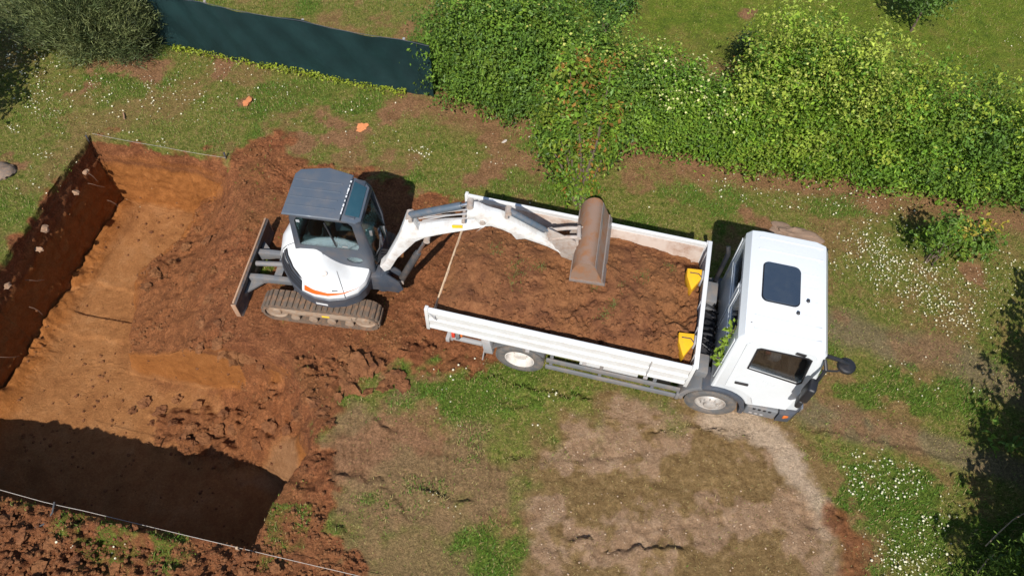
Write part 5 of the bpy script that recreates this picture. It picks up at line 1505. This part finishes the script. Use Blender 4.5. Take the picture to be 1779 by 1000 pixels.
feather_bush('feathery_bush', 'grey-green feathery bush in front of the left end of the net fence', (-10.1, 13.5), [(-9.35, 13.6, 0.75, 0.75, 0.55, 0.85), (-10.1, 13.6, 0.85, 0.8, 0.6, 0.95), (-10.9, 13.85, 0.9, 0.75, 0.6, 1.0), (-9.0, 13.75, 1.05, 0.5, 0.45, 0.7), (-10.3, 14.2, 1.5, 1.0, 0.6, 0.9)], 2100, [(0.075, 0.095, 0.032), (0.10, 0.122, 0.042), (0.050, 0.070, 0.024), (0.135, 0.150, 0.055)])
# trees standing right and left of the view; their shade reaches into it
DK = [(0.045, 0.085, 0.016), (0.06, 0.105, 0.018), (0.075, 0.12, 0.02)]
for (x, y, h_, r_, lb) in ((8.05, 0.8, 3.2, 1.05, 'bushy tree at the lower right whose shade falls across the grass'), (8.75, 2.55, 3.3, 1.0, 'second bushy tree from the bottom along the right edge, shading the grass'),
                           (9.75, 4.2, 3.3, 1.0, 'third bushy tree from the bottom along the right edge, shading the wheel track'), (10.8, 5.9, 3.2, 1.0, 'topmost bushy tree along the right edge, shading the daisies')):
    shrub('bushy_tree', lb, 'tree', (x, y), [(x, y, h_ * 0.45, r_, r_, h_ * 0.42), (x - 0.35, y + 0.3, h_ * 0.62, r_ * .75, r_ * .75, h_ * 0.33), (x + 0.4, y - 0.2, h_ * 0.5, r_ * .8, r_ * .8, h_ * 0.4), (x - 0.2, y - 0.6, h_ * 0.35, r_ * .7, r_ * .7, h_ * 0.3)], 120, 0.13, DK, 'trees along the right edge', stems=1, trunk_r=0.09)
for (x, y, h_, r_, lb) in ((-12.55, 10.6, 3.6, 1.0, 'dark tree at the left edge shading the lower left lawn corner'), (-13.3, 12.3, 3.8, 1.1, 'dark tree at the upper left corner shading the lawn beside the feathery bush')):
    shrub('dark_tree', lb, 'tree', (x, y), [(x, y, h_ * 0.5, r_, r_, h_ * 0.45), (x + 0.4, y + 0.2, h_ * 0.6, r_ * .75, r_ * .75, h_ * 0.3), (x + 0.3, y - 0.3, h_ * 0.4, r_ * .8, r_ * .8, h_ * 0.3)], 75, 0.12, DK, 'trees along the left edge', stems=1, trunk_r=0.09)
shrub('young_conifer', 'light green bush in the shade of the bottom right corner', 'bush', (7.62, 2.45), [(7.55, 2.45, 0.42, 0.40, 0.34, 0.42), (7.95, 2.6, 0.5, 0.35, 0.3, 0.45), (7.25, 2.2, 0.3, 0.28, 0.26, 0.3)], 520, 0.07, [(0.10, 0.155, 0.025), (0.13, 0.185, 0.03), (0.08, 0.13, 0.022)], stems=4, trunk_r=0.015, aspect=0.3)
# small trees in the field behind the hedge
shrub('field_tree', 'small dark tree in the field behind the tallest hedge shrub', 'tree', (9.75, 15.75), [(9.8, 15.9, 1.15, 0.50, 0.45, 0.55), (9.5, 15.9, 1.3, 0.4, 0.4, 0.5), (10.2, 16.0, 1.2, 0.4, 0.4, 0.45)], 360, 0.085, [(0.045, 0.085, 0.018), (0.06, 0.11, 0.02)], stems=1, trunk_r=0.035)
shrub('field_bush', 'dark bush in the field above the red-tipped tree', 'bush', (2.0, 15.2), [(2.0, 15.3, 0.65, 0.40, 0.35, 0.45), (1.75, 15.5, 1.0, 0.4, 0.35, 0.5), (2.4, 15.5, 0.75, 0.35, 0.3, 0.4)], 360, 0.085, [(0.04, 0.085, 0.016), (0.055, 0.11, 0.018)], stems=4)
shrub('dark_bush', 'little dark bush in the field, left of the tallest hedge shrub', 'bush', (5.3, 14.0), [(5.3, 14.1, 0.42, 0.26, 0.22, 0.40), (5.15, 14.2, 0.6, 0.15, 0.15, 0.35)], 420, 0.07, [(0.025, 0.045, 0.014), (0.035, 0.06, 0.018)], stems=3, trunk_r=0.014)
shrub('rusty_bush', 'small bush with one rusty orange plume behind the hedge', 'bush', (5.0, 13.4), [(5.0, 13.4, 0.35, 0.20, 0.2, 0.3)], 420, 0.06, [(0.09, 0.12, 0.02), (0.36, 0.19, 0.03)], stems=2, trunk_r=0.012)
# bare trunk at the right end of the hedge
t = thing('bare_trunk', 'thin bare trunk at the right end of the hedge', 'trunk', (10.62, 9.95, 0))
MB().tube([(0, 0, -0.1), (0.03, 0.02, 0.6), (0.02, 0.06, 1.3), (0.06, 0.05, 2.1)], [0.06, 0.05, 0.045, 0.03], 9).build('trunk', M['bark'], t)
MB().tube([(0.02, 0.05, 1.2), (0.25, 0.1, 1.7), (0.35, 0.15, 2.2)], [0.03, 0.02, 0.01], 7).build('branch', M['bark'], t)
# dry branches lying in the bottom right corner
for (pts, lb) in (([(1712, 948), (1735, 925), (1760, 902), (1800, 880)], 'long pale dry branch in the shade at the lower right'), ([(1690, 1005), (1715, 972), (1728, 962)], 'short pale dry branch below the long one at the lower right')):
    P_ = [G(u, v, 0.25 + 0.05 * i) for i, (u, v) in enumerate(pts)]
    o = MB().tube([p - P_[0] for p in P_], [0.010, 0.009, 0.008, 0.006][:len(P_)], 6).build('dry_branch', M['wood'])
    o.location = P_[0]; tag(o, lb, 'branch', 'dry branches')

# ------------------------------------------------------------------ net fence
FA, FB = Vector((-11.6, 14.45, 0)), Vector((-2.0, 12.49, 0))
FL = (FB - FA).length; FD = (FB - FA).normalized(); FN = Vector((-FD.y, FD.x, 0))
fence = thing('net_fence', 'dark green shade net fence running into the ivy-like shrub', 'fence', FA)
nu = 160; nv = 18
rows = []
for j in range(nv + 1):
    z = 0.03 + 1.47 * j / nv
    row = []
    for i in range(nu + 1):
        d = FL * i / nu
        sag = 0.05 * math.sin(math.pi * ((d / 2.3) % 1.0)) * (j / nv)
        wv = 0.03 * math.sin(d * 2.1 + 0.9 * math.sin(z * 2.1)) + 0.016 * math.sin(d * 7.3 + z * 5 + math.sin(d * 1.3) * 2) + 0.03 * math.sin(math.pi * j / nv) * math.sin(d * 0.9)
        row.append(FD * d + FN * wv + Vector((0, 0, z - sag)))
    rows.append(row)
net = MB().grid(rows); bmesh.ops.solidify(net.bm, geom=net.bm.faces[:], thickness=0.006)
net.build('net', M['net'], fence, 60)
rows = []
for d in np.linspace(0, FL, 120):
    rows.append(FD * d + Vector((0, 0, 1.505 - 0.05 * math.sin(math.pi * ((d / 2.3) % 1.0)))) - FN * 0.008)
MB().tube(rows, 0.006, 6).build('top_wire', M['slate_dark'], fence)
for i in range(int(FL / 2.3) + 1):
    p = FD * (2.3 * i) + FN * 0.12
    MB().tube([p + Vector((0, 0, -0.2)), p + Vector((0, 0, 1.44))], 0.03, 10).build('post', M['grey_light'], fence)

# ------------------------------------------------------------------ string lines and pegs
def cord(name, label, pts, sag=0.015, r_=0.0042):
    P_ = [Vector(p) for p in pts]; full = []
    for a, c_ in zip(P_[:-1], P_[1:]):
        for i in range(12):
            f = i / 12; full.append(a.lerp(c_, f) - Vector((0, 0, sag * math.sin(math.pi * f))))
    full.append(P_[-1])
    o = MB().tube([p - P_[0] for p in full], r_, 6).build(name, M['cord'])
    o.location = P_[0]; return tag(o, label, 'string')
near = [G(-60, 833, 0.14), G(75, 871, 0.14), G(143, 886, 0.14), G(420, 952, 0.14), G(660, 1008, 0.14)]
cord('string_line', 'white string line stretched along the near edge of the pit', near)
far_ = [G(160, 232, 0.06), G(275, 254, 0.06), G(392, 274, 0.06)]
cord('string_line', 'thin pale string along the far edge of the pit', far_, 0.02, 0.003)
for (p, hgt, lb) in ((G(75, 872), 0.22, 'wooden peg holding the near string line, leftmost'), (G(143, 888), 0.22, 'wooden peg holding the near string line beside the leaning stick'), (G(420, 955), 0.2, 'wooden peg on the near string line by the pit corner'), (G(392, 275), 0.14, 'dark peg at the right end of the far string')
                     , (G(150, 240), 0.16, 'dark peg at the far left corner of the pit')):
    z0 = min(0.0, hz(p.x, p.y)) - 0.08
    o = MB().prism([(-0.018, -0.018), (0.018, -0.018), (0.018, 0.018), (-0.018, 0.018)], 0, hgt + 0.1, lambda a, c_, w: Vector((a * (0.3 if w == 0 else 1), c_ * (0.3 if w == 0 else 1), w)), bev=0.003).build('peg', M['wood'] if 'wooden' in lb else M['frame'])
    o.location = (p.x, p.y, z0); o.rotation_euler = (random.uniform(-.1, .1), random.uniform(-.1, .1), random.random()); tag(o, lb, 'peg', 'pegs of the string lines')
p = G(85, 915); o = MB().tube([(0, 0, 0.02), (0.12, 0.05, 0.05), (0.22, 0.22, 0.10), (0.26, 0.36, 0.22)], 0.014, 7).build('bent_rod', M['frame'])
o.location = (p.x - 0.2, p.y - 0.02, hz(p.x, p.y)); tag(o, 'bent dark rod lying on the spoil beside the near string', 'rod')

# ------------------------------------------------------------------ stones, clods, roots
def lump_mesh(seed, mat, sub=3, rough=0.35, flat=0.7):
    b = MB(); bmesh.ops.create_icosphere(b.bm, subdivisions=sub, radius=1.0)
    r0 = np.random.default_rng(seed); ph = r0.random(6) * 20
    for v in b.bm.verts:
        c_ = v.co
        n_ = float(fbm(np.array([c_.x * 1.3 + ph[0]]), np.array([c_.y * 1.3 + c_.z * 1.7 + ph[1]]), seed, 3)[0]); n2_ = float(fbm(np.array([c_.z * 2.4 + ph[2]]), np.array([c_.x * 2.4 - c_.y + ph[3]]), seed + 9, 2)[0])
        v.co = c_ * (1 + rough * n_ * 1.4 + rough * n2_); v.co.z *= flat
    return b.mesh('lump', mat, 25)
clods = [lump_mesh(s_, M['soil'], 3, 0.95, 0.6) for s_ in (11, 12, 13, 14)]
stones = [lump_mesh(s_, M['stone'], 2, 0.75, 0.65) for s_ in (21, 22)]
def put(mesh, name, loc, s_, label, cat, group=None):
    o = link(name, mesh); o.location = loc; o.scale = s_ if hasattr(s_, '__len__') else (s_, s_, s_)
    o.rotation_euler = (random.uniform(-.4, .4), random.uniform(-.4, .4), random.uniform(0, 6.28)); return tag(o, label, cat, group)
CL = [(620, 632, .15), (640, 645, .12), (604, 650, .11), (612, 668, .14), (690, 655, .12), (665, 672, .10), (700, 672, .09), (640, 680, .08), (575, 735, .08), (560, 720, .09), (598, 618, .09), (660, 636, .08), (590, 690, .07)]
for i, (u, v, s_) in enumerate(CL):
    p = G(u, v); z0 = hz(p.x, p.y)
    put(clods[i % 4], 'soil_clod', (p.x, p.y, z0 + s_ * 0.25), (s_ * random.uniform(.9, 1.3), s_, s_ * 0.8), 'lump of red soil in the rubble between the excavator track and the green grass', 'soil clod', 'soil clods beside the excavator')
def on_terrain(u, v):
    p = G(u, v, -1.0)
    for _ in range(12):
        z0 = hz(p.x, p.y); p = G(u, v, max(-2.2, min(0.1, 0.5 * p.z + 0.5 * z0)))
    return p
CL2 = [(390, 612, .10), (405, 620, .12), (378, 600, .08), (350, 560, .09), (365, 520, .08), (385, 560, .09), (430, 620, .08), (335, 480, .07), (270, 475, .07), (255, 498, .09), (325, 430, .07), (300, 455, .06), (375, 470, .08), (455, 635, .07), (350, 605, .07), (395, 580, .07), (360, 420, .07), (345, 400, .06)]
for i, (u, v, s_) in enumerate(CL2):
    p = on_terrain(u, v)
    put(clods[i % 4], 'soil_clod', (p.x, p.y, p.z + s_ * 0.2), (s_ * random.uniform(.9, 1.3), s_, s_ * 0.8), 'lump of red soil on the ramp between the pit floor and the dozer blade', 'soil clod', 'soil clods on the ramp')
CL3 = [(250, 700, .08), (280, 715, .09), (300, 735, .07), (330, 745, .09), (345, 705, .08), (375, 745, .10), (265, 735, .06), (310, 695, .07), (355, 765, .08), (390, 720, .07), (320, 760, .08), (230, 715, .06), (405, 745, .07), (450, 770, .08), (470, 740, .09), (500, 745, .07), (520, 720, .10), (545, 700, .08)]
for i, (u, v, s_) in enumerate(CL3):
    p = on_terrain(u, v)
    put(clods[(i + 2) % 4], 'soil_clod', (p.x, p.y, p.z + s_ * 0.2), (s_ * random.uniform(.9, 1.3), s_, s_ * 0.8), 'lump of red soil on the rubble heap inside the pit', 'soil clod', 'soil clods in the pit')
CL4 = [(20, 905, .12), (40, 930, .14), (60, 955, .10), (95, 945, .13), (20, 975, .13), (130, 980, .11), (160, 955, .10), (200, 985, .12), (310, 960, .10), (340, 985, .13), (390, 985, .12), (425, 995, .10), (280, 990, .10), (75, 985, .12), (240, 925, .08), (480, 990, .1), (560, 995, .09)]
for i, (u, v, s_) in enumerate(CL4):
    s_ *= 0.62; p = G(u, v); z0 = hz(p.x, p.y)
    put(clods[(i + 1) % 4], 'soil_clod', (p.x, p.y, z0 + s_ * 0.2), (s_ * random.uniform(.9, 1.3), s_, s_ * 0.8), 'lump of red soil in the spoil on the near side of the string line', 'soil clod', 'soil clods in the spoil')
# pale stones and roots sticking out of the left wall of the pit
for i, (t_, z0, s_) in enumerate(((8.75, -0.42, .055), (8.25, -0.50, .065), (7.15, -0.36, .075), (6.75, -0.55, .06), (5.75, -0.38, .07))):
    x, y = to_xy(S_L + 0.06, t_)
    put(stones[i % 2], 'stone', (x, y, z0), (s_, s_ * 1.2, s_ * 0.9), 'pale stone sticking out of the shaded left wall of the pit', 'stone', 'stones in the pit wall')
for i in range(6):
    t_ = 4.6 + 4.4 * random.random(); z0 = -0.4 - 1.1 * random.random(); x, y = to_xy(S_L + 0.04, t_)
    a = random.uniform(-0.4, 0.4)
    o = MB().tube([(0, 0, 0), (0.08, 0.05 * a, -0.03), (0.15, 0.15 * a, -0.10), (0.17 + 0.1 * random.random(), 0.4 * a, -0.20)], [0.007, 0.006, 0.004, 0.002], 6).build('root', M['root'])
    o.location = (x, y, z0); tag(o, 'thin torn root hanging from the left wall of the pit', 'root', 'roots in the pit wall')
# loose crumbs of soil
def scatter(n_, poly, key_fn):
    xs = np.array([p[0] for p in poly]); ys = np.array([p[1] for p in poly])
    x = rng.uniform(xs.min(), xs.max(), n_); y = rng.uniform(ys.min(), ys.max(), n_)
    return x, y
icb = MB(); bmesh.ops.create_icosphere(icb.bm, subdivisions=1, radius=1.0)
iv = np.array([v.co[:] for v in icb.bm.verts]); icb.bm.verts.index_update(); iff = np.array([[v.index for v in f.verts] for f in icb.bm.faces]); icb.bm.free()
x = np.concatenate([rng.uniform(-9.8, 1.0, 16000), rng.uniform(-9.0, -1.5, 5000)]); y = np.concatenate([rng.uniform(1.8, 11, 16000), rng.uniform(1.4, 3.2, 5000)])
mm_ = masks(x, y); so = np.maximum(mm_['soil'], mm_['spoil'])
ok = (so > 0.5) & (rng.random(len(x)) < 0.10 + 0.75 * sstep(-0.05, 0.3, fbm(x * 1.3, y * 1.3, 97, 3)) + 0.5 * mm_['spoil'])
x, y = x[ok], y[ok]; z = height(x, y)
ok = ~((z < -1.95) & (rng.random(len(x)) < 0.75)); x, y, z = x[ok], y[ok], z[ok]
sz = 0.010 + 0.030 * rng.random(len(x)) ** 2.5
V = iv[None] * (1 + 0.5 * (rng.random((len(x), len(iv), 1)) - 0.5)) * sz[:, None, None] * np.array([1, 1, 0.8]) + np.c_[x, y, z + sz * 0.3][:, None, :]
Fc = (np.arange(len(x))[:, None, None] * len(iv) + iff[None]).reshape(-1, 3)
tag(link('soil_crumbs', raw_mesh('soil_crumbs', V.reshape(-1, 3), Fc, M['soil'])), 'loose crumbs of red soil strewn over the dug ground', 'soil crumbs', kind='stuff')
nx_ = 1500
lx_ = rng.uniform(BX0 + 0.12, BX1 - 0.08, nx_); ly_ = rng.uniform(-HW + 0.1, HW - 0.1, nx_)
jz = zl.reshape(ny, nx)[np.clip(np.searchsorted(ly, ly_), 0, ny - 1), np.clip(np.searchsorted(lx, lx_), 0, nx - 1)]
sz = 0.010 + 0.045 * rng.random(nx_) ** 3
V = iv[None] * (1 + 0.5 * (rng.random((nx_, len(iv), 1)) - 0.5)) * sz[:, None, None] * np.array([1, 1, 0.8]) + np.c_[lx_, ly_, jz + sz * 0.2][:, None, :]
oc = link('soil_crumbs', raw_mesh('soil_crumbs', V.reshape(-1, 3), (np.arange(nx_)[:, None, None] * len(iv) + iff[None]).reshape(-1, 3), M['soil']))
oc.location = truck.location; oc.rotation_euler = truck.rotation_euler
tag(oc, 'loose crumbs of red soil on top of the truck load', 'soil crumbs', kind='stuff')
x = rng.uniform(-1, 8.5, 30000); y = rng.uniform(1.5, 7.5, 30000); mm_ = masks(x, y)
ok = rng.random(len(x)) < 0.12 * np.maximum(mm_['sand'] * (0.25 + 0.75 * mm_['pale']), mm_['path']) * (1 - mm_['soil']); x, y = x[ok], y[ok]; z = height(x, y)
sz = 0.005 + 0.014 * rng.random(len(x)) ** 3
V = iv[None] * (1 + 0.6 * (rng.random((len(x), len(iv), 1)) - 0.5)) * sz[:, None, None] * np.array([1, 1, 0.7]) + np.c_[x, y, z + sz * 0.2][:, None, :]
tag(link('pebbles', raw_mesh('pebbles', V.reshape(-1, 3), (np.arange(len(x))[:, None, None] * len(iv) + iff[None]).reshape(-1, 3), M['wood'])), 'small pale pebbles and crumbs on the compacted yard below the truck', 'pebbles', kind='stuff')
# odd stones and slabs
p = G(8, 300); put(lump_mesh(31, M['rock'], 3, 0.3, 0.6), 'rock', (p.x, p.y, 0.05), (.22, .20, .18), 'grey-brown rock on the grass at the left edge', 'rock')
for (u, v, sx, lb) in ((630, 222, .10, 'bright orange clay lump on the grass behind the excavator'), (428, 178, .13, 'dull orange clay lump on the grass in front of the fence')):
    p = G(u, v); o = put(lump_mesh(41 + u % 7, M['brick'], 3, 0.9, 0.4), 'clay_lump', (p.x, p.y, 0.02), (sx, sx * .9, sx * .35), lb, 'clay lump', 'clay lumps on the grass')
c0 = (G(1340, 388) + G(1400, 416) + G(1336, 410)) / 3
sl = link('sandy_slab', lump_mesh(61, M['plank'], 4, 0.55, 0.3)); sl.scale = (0.40, 0.20, 0.40)
sl.location = (c0.x + 0.18, c0.y + 0.02, 0); sl.rotation_euler = (R(3), R(-4), R(-12)); tag(sl, 'flat sandy brown slab on the grass beyond the truck cab', 'slab')
p = G(1474, 291); sl = MB().box((0, 0, 0.10), (0.28, 0.12, 0.16), bev=0.015).build('stone_block', M['plank']); sl.location = (p.x, p.y - 0.25, 0.0); sl.rotation_euler = (0, 0, R(-8)); tag(sl, 'small pale block lying at the foot of the tallest hedge shrub', 'block')
p = G(215, 197); o = MB().tube([(0, 0, 0.02), (0.06, -0.12, 0.03), (0.09, -0.2, 0.03)], 0.016, 7).build('wood_chip', M['stone']); o.location = p; tag(o, 'pale wooden stick lying in the grass above the pit corner', 'stick')
p = G(877, 247); o = put(lump_mesh(51, M['petal_white'] if 'petal_white' in M else M['cord'], 2, 0.4, 0.4), 'paper_scrap', (p.x, p.y, 0.03), (.03, .06, .02), 'white scrap lying on the grass left of the red-tipped tree', 'scrap')

# leafy twig caught on the back of the truck cab
tw = thing('leafy_twig', 'leafy green twig caught on the rear of the truck cab', 'twig', TM @ Vector((3.11, -0.78, 1.78)), truck.rotation_euler.z)
MB().tube([(0.0, -0.10, -0.22), (-0.01, -0.02, 0.05), (0.03, 0.04, 0.36), (0.07, 0.06, 0.62), (0.22, 0.02, 0.84)], [0.012, 0.011, 0.009, 0.007, 0.004], 7).build('stem', M['bark'], tw)
q = rng.random(110); P_ = np.c_[-0.02 + 0.07 * q + rng.normal(size=110) * 0.045, -0.10 + 0.15 * q + rng.normal(size=110) * 0.07, -0.24 + 0.75 * q + rng.normal(size=110) * 0.04]
link('leaves', leaf_mesh('leaves', P_, unit(rng.normal(size=(110, 3)) + [-0.3, -0.2, 0.9]), 0.06 + 0.06 * rng.random(110), np.array([(0.13, 0.19, 0.022)]) * (0.7 + 0.6 * rng.random((110, 1))), M['leaf'], 0.6), tw)

# ------------------------------------------------------------------ grass, weeds, daisies
def in_view(x, y, mg=160):
    d = np.c_[x, y, np.full(len(x), -CAM_H)]
    zc = d @ np.array(_F); u = 889.5 + FPX * (d @ np.array(_Rv)) / zc; v = 500 - FPX * (d @ np.array(_Uv)) / zc
    return (u > -mg) & (u < 1779 + mg) & (v > -mg) & (v < 1000 + mg)
def veg_at(x, y):
    m_ = masks(x, y)
    bare = np.maximum(m_['soil'], np.maximum(m_['sand'] * 0.86, m_['spoil']))
    v_ = (1 - bare) * (1 - 0.8 * m_['dirt']) * (1 - 0.5 * m_['track']) * (1 - 0.8 * m_['foot'] * (1 - m_['field'])) * (1 - 0.92 * m_['bare']) * (1 - 0.9 * m_['path'])
    pt = turf_patch(x, y, m_)
    v_ = v_ * (1 - 0.8 * pt)
    return np.maximum(v_, m_['green'] * 0.95), m_, pt
x = rng.uniform(-15, 15, 820000); y = rng.uniform(1, 19, 820000)
ok = in_view(x, y); x, y = x[ok], y[ok]
vg, m_, pt = veg_at(x, y)
dens = vg * (0.75 + 0.5 * m_['green']) * np.where(m_['field'] > 0.5, 0.5, 1.0)
dens = dens * (0.35 + 0.9 * sstep(-0.35, 0.4, fbm(x * 2.5, y * 2.5, 401, 3, 0.6)))
ok = rng.random(len(x)) < dens * 0.98
x, y = x[ok], y[ok]; grn = m_['green'][ok]; fld = m_['field'][ok]; drt = np.maximum(np.maximum(m_['dirt'], m_['track']), m_['sand'] * 1.6)[ok]
z = height(x, y)
ok = z > -0.25; x, y, z, grn, fld, drt = x[ok], y[ok], z[ok], grn[ok], fld[ok], drt[ok]
n = len(x)
lush = np.clip(0.25 + 0.9 * fbm(x * 1.4, y * 1.4, 411, 4, 0.6) + 0.8 * grn, 0, 1)
L = (0.030 + 0.035 * rng.random(n)) * (0.75 + 0.7 * lush)
az = rng.random(n) * 2 * math.pi; le = 0.35 + 0.55 * rng.random(n)
d = np.c_[np.cos(az) * le, np.sin(az) * le, np.sqrt(1 - np.minimum(le, 0.95) ** 2)]
sd = np.c_[-np.sin(az), np.cos(az), np.zeros(n)] * (0.0045 + 0.005 * rng.random(n))[:, None]
B0 = np.c_[x, y, z - 0.004]
V = np.stack([B0 - sd, B0 + sd, B0 + d * L[:, None]], 1)
dry = np.array([0.29, 0.230, 0.092]); mid_g = np.array([0.195, 0.215, 0.040]); dark_g = np.array([0.090, 0.180, 0.018]); fld_g = np.array([0.155, 0.210, 0.022])
w_ = rng.random((n, 1)); lu = lush[:, None]
tint = np.where(w_ < 0.22 + 0.35 * drt[:, None] + 0.25 * (1 - lu), dry, mid_g * (1 - lu) + dark_g * lu)
tint = tint * (1 - fld[:, None]) + np.where(w_ < 0.15, dry, fld_g) * fld[:, None]
tint = tint * (0.75 + 0.5 * rng.random((n, 1)))
tag(link('grass', raw_mesh('grass', V.reshape(-1, 3), np.arange(n * 3).reshape(-1, 3), M['grass'], np.repeat(tint, 3, 0))), 'short patchy grass over the plot and the field', 'grass', kind='stuff')
# broad-leaved weeds, tufts at the fence foot
xs, ys, ks = [], [], []
for d_ in rng.uniform(3.4, FL - 0.6, 900):
    p = FA + FD * d_ - FN * abs(random.gauss(0.05, 0.07)); xs.append(p.x); ys.append(p.y); ks.append(0)
xs, ys, ks = np.array(xs), np.array(ys), np.array(ks)
zz_ = height(xs, ys); ok = zz_ > -0.3; xs, ys, ks, zz_ = xs[ok], ys[ok], ks[ok], zz_[ok]
P_ = np.c_[xs, ys, zz_ + 0.02 + 0.07 * rng.random(len(xs)) * (1 + (ks == 0) * 0.8)]
tn = np.where(ks[:, None] == 0, np.array([[0.19, 0.23, 0.022]]), np.array([[0.055, 0.115, 0.014]])) * (0.7 + 0.6 * rng.random((len(xs), 1)))
tag(link('weeds', leaf_mesh('weeds', P_, unit(rng.normal(size=(len(xs), 3)) * 0.6 + [0, 0, 1]), 0.045 + 0.04 * rng.random(len(xs)), tn, M['leaf'], 0.55)), 'low yellow-green weeds along the foot of the net fence', 'weeds', kind='stuff')
# green tufts on the load
tf = []
for (lx0, ly0, r_) in ((-0.35, 0.05, .16), (0.05, 0.1, .12), (-0.30, -0.25, .20), (1.25, -0.55, .12), (1.45, 0.05, .10), (2.2, 0.75, .12), (1.35, -0.35, .1), (-0.75, 0.25, .14), (1.0, 0.0, .12), (1.75, 0.35, .12)):
    for _ in range(int(900 * r_)):
        tf.append((random.gauss(lx0, r_ * .5), random.gauss(ly0, r_ * .6)))
tf = np.array(tf); jz = zl.reshape(ny, nx)[np.clip(np.searchsorted(ly, tf[:, 1]), 0, ny - 1), np.clip(np.searchsorted(lx, tf[:, 0]), 0, nx - 1)]
az = rng.random(len(tf)) * 6.283; dd = np.c_[np.cos(az) * 0.6, np.sin(az) * 0.6, np.full(len(tf), 0.6)]; sd = np.c_[-np.sin(az), np.cos(az), 0 * az] * 0.006
B0 = np.c_[tf, jz - 0.005]; V = np.stack([B0 - sd, B0 + sd, B0 + dd * (0.03 + 0.04 * rng.random((len(tf), 1)))], 1)
og = link('uprooted_grass', raw_mesh('uprooted_grass', V.reshape(-1, 3), np.arange(len(tf) * 3).reshape(-1, 3), M['grass'], np.repeat(np.array([[0.12, 0.135, 0.03]]) * (0.6 + 0.7 * rng.random((len(tf), 1))), 3, 0)))
og.location = truck.location; og.rotation_euler = truck.rotation_euler
tag(og, 'shreds of uprooted grass in the truck load', 'grass', kind='stuff')
# daisies
D = []
def daisy_patch(u, v, ru, rv, n_):
    for _ in range(n_):
        a = random.random() * 6.283; q = math.sqrt(random.random()); p = G(u + ru * q * math.cos(a), v + rv * q * math.sin(a)); D.append((p.x, p.y))
def daisy_line(u0, v0, u1, v1, w, n_):
    for _ in range(n_):
        f = random.random(); p = G(u0 + (u1 - u0) * f + random.gauss(0, w), v0 + (v1 - v0) * f + random.gauss(0, w)); D.append((p.x, p.y))
daisy_line(1490, 410, 1700, 580, 18, 300); daisy_line(1480, 430, 1640, 520, 26, 260); daisy_patch(1540, 440, 110, 60, 140); daisy_patch(1650, 510, 90, 50, 130); daisy_patch(1515, 365, 80, 25, 50)
daisy_patch(1535, 835, 70, 40, 110); daisy_patch(1500, 800, 40, 30, 30); daisy_patch(1590, 950, 70, 55, 110); daisy_patch(1560, 980, 50, 30, 60); daisy_patch(1580, 900, 90, 120, 70); daisy_patch(1580, 680, 170, 60, 40); daisy_patch(1350, 330, 150, 40, 90); daisy_patch(1740, 480, 40, 60, 60)
for (u, v, r_, n_) in ((730, 270, 22, 34), (660, 190, 60, 12), (310, 180, 60, 30), (270, 155, 40, 26), (350, 140, 60, 26), (440, 130, 50, 20), (80, 190, 30, 24), (60, 185, 20, 16), (280, 252, 14, 12), (25, 225, 12, 16), (60, 100, 50, 60), (20, 110, 20, 30), (100, 240, 60, 12), (80, 272, 12, 10), (500, 170, 40, 14),
                  (840, 300, 50, 14), (900, 250, 60, 10), (770, 640, 60, 4), (800, 680, 90, 16), (960, 690, 20, 6), (940, 730, 20, 4), (750, 865, 15, 6), (790, 890, 15, 4), (1200, 300, 120, 20), (1440, 330, 40, 16), (1760, 75, 20, 10), (1000, 300, 120, 8), (200, 960, 30, 4), (120, 940, 30, 4), (620, 240, 80, 14), (180, 200, 90, 40), (120, 150, 60, 40), (60, 70, 60, 60), (40, 150, 40, 40), (230, 150, 80, 40), (400, 170, 90, 30), (60, 320, 40, 12), (560, 200, 60, 14)):
    daisy_patch(u, v, r_, r_ * 0.7, n_)
D = np.array(D); zz_ = height(D[:, 0], D[:, 1]) + 0.035 + 0.03 * rng.random(len(D))
rr = (0.0075 + 0.0135 * rng.random(len(D)) ** 2.2); nn_ = unit(rng.normal(size=(len(D), 3)) * 0.3 + [0, -0.25, 1])
t1 = unit(np.cross(nn_, rng.normal(size=(len(D), 3)))); t2 = np.cross(nn_, t1)
ring = [np.c_[D, zz_] + (t1 * math.cos(a) + t2 * math.sin(a)) * rr[:, None] * (1.0 if i % 2 == 0 else 0.72) for i, a in enumerate(np.linspace(0, 2 * math.pi, 10, endpoint=False))]
V = np.stack([np.c_[D, zz_] + nn_ * 0.006] + ring, 1); nb = 11
Fd = np.array([[0, 1 + i, 1 + (i + 1) % 10] for i in range(10)]); Fd = (np.arange(len(D))[:, None, None] * nb + Fd[None]).reshape(-1, 3)
tn = np.tile(np.array([[0.78, 0.78, 0.72]]), (len(D) * nb, 1)); tn[::nb] = (0.6, 0.5, 0.12)
tag(link('daisies', raw_mesh('daisies', V.reshape(-1, 3), Fd, M['petal'], tn)), 'white daisies dotted over the grass, thickest right of the truck cab', 'daisies', kind='stuff')
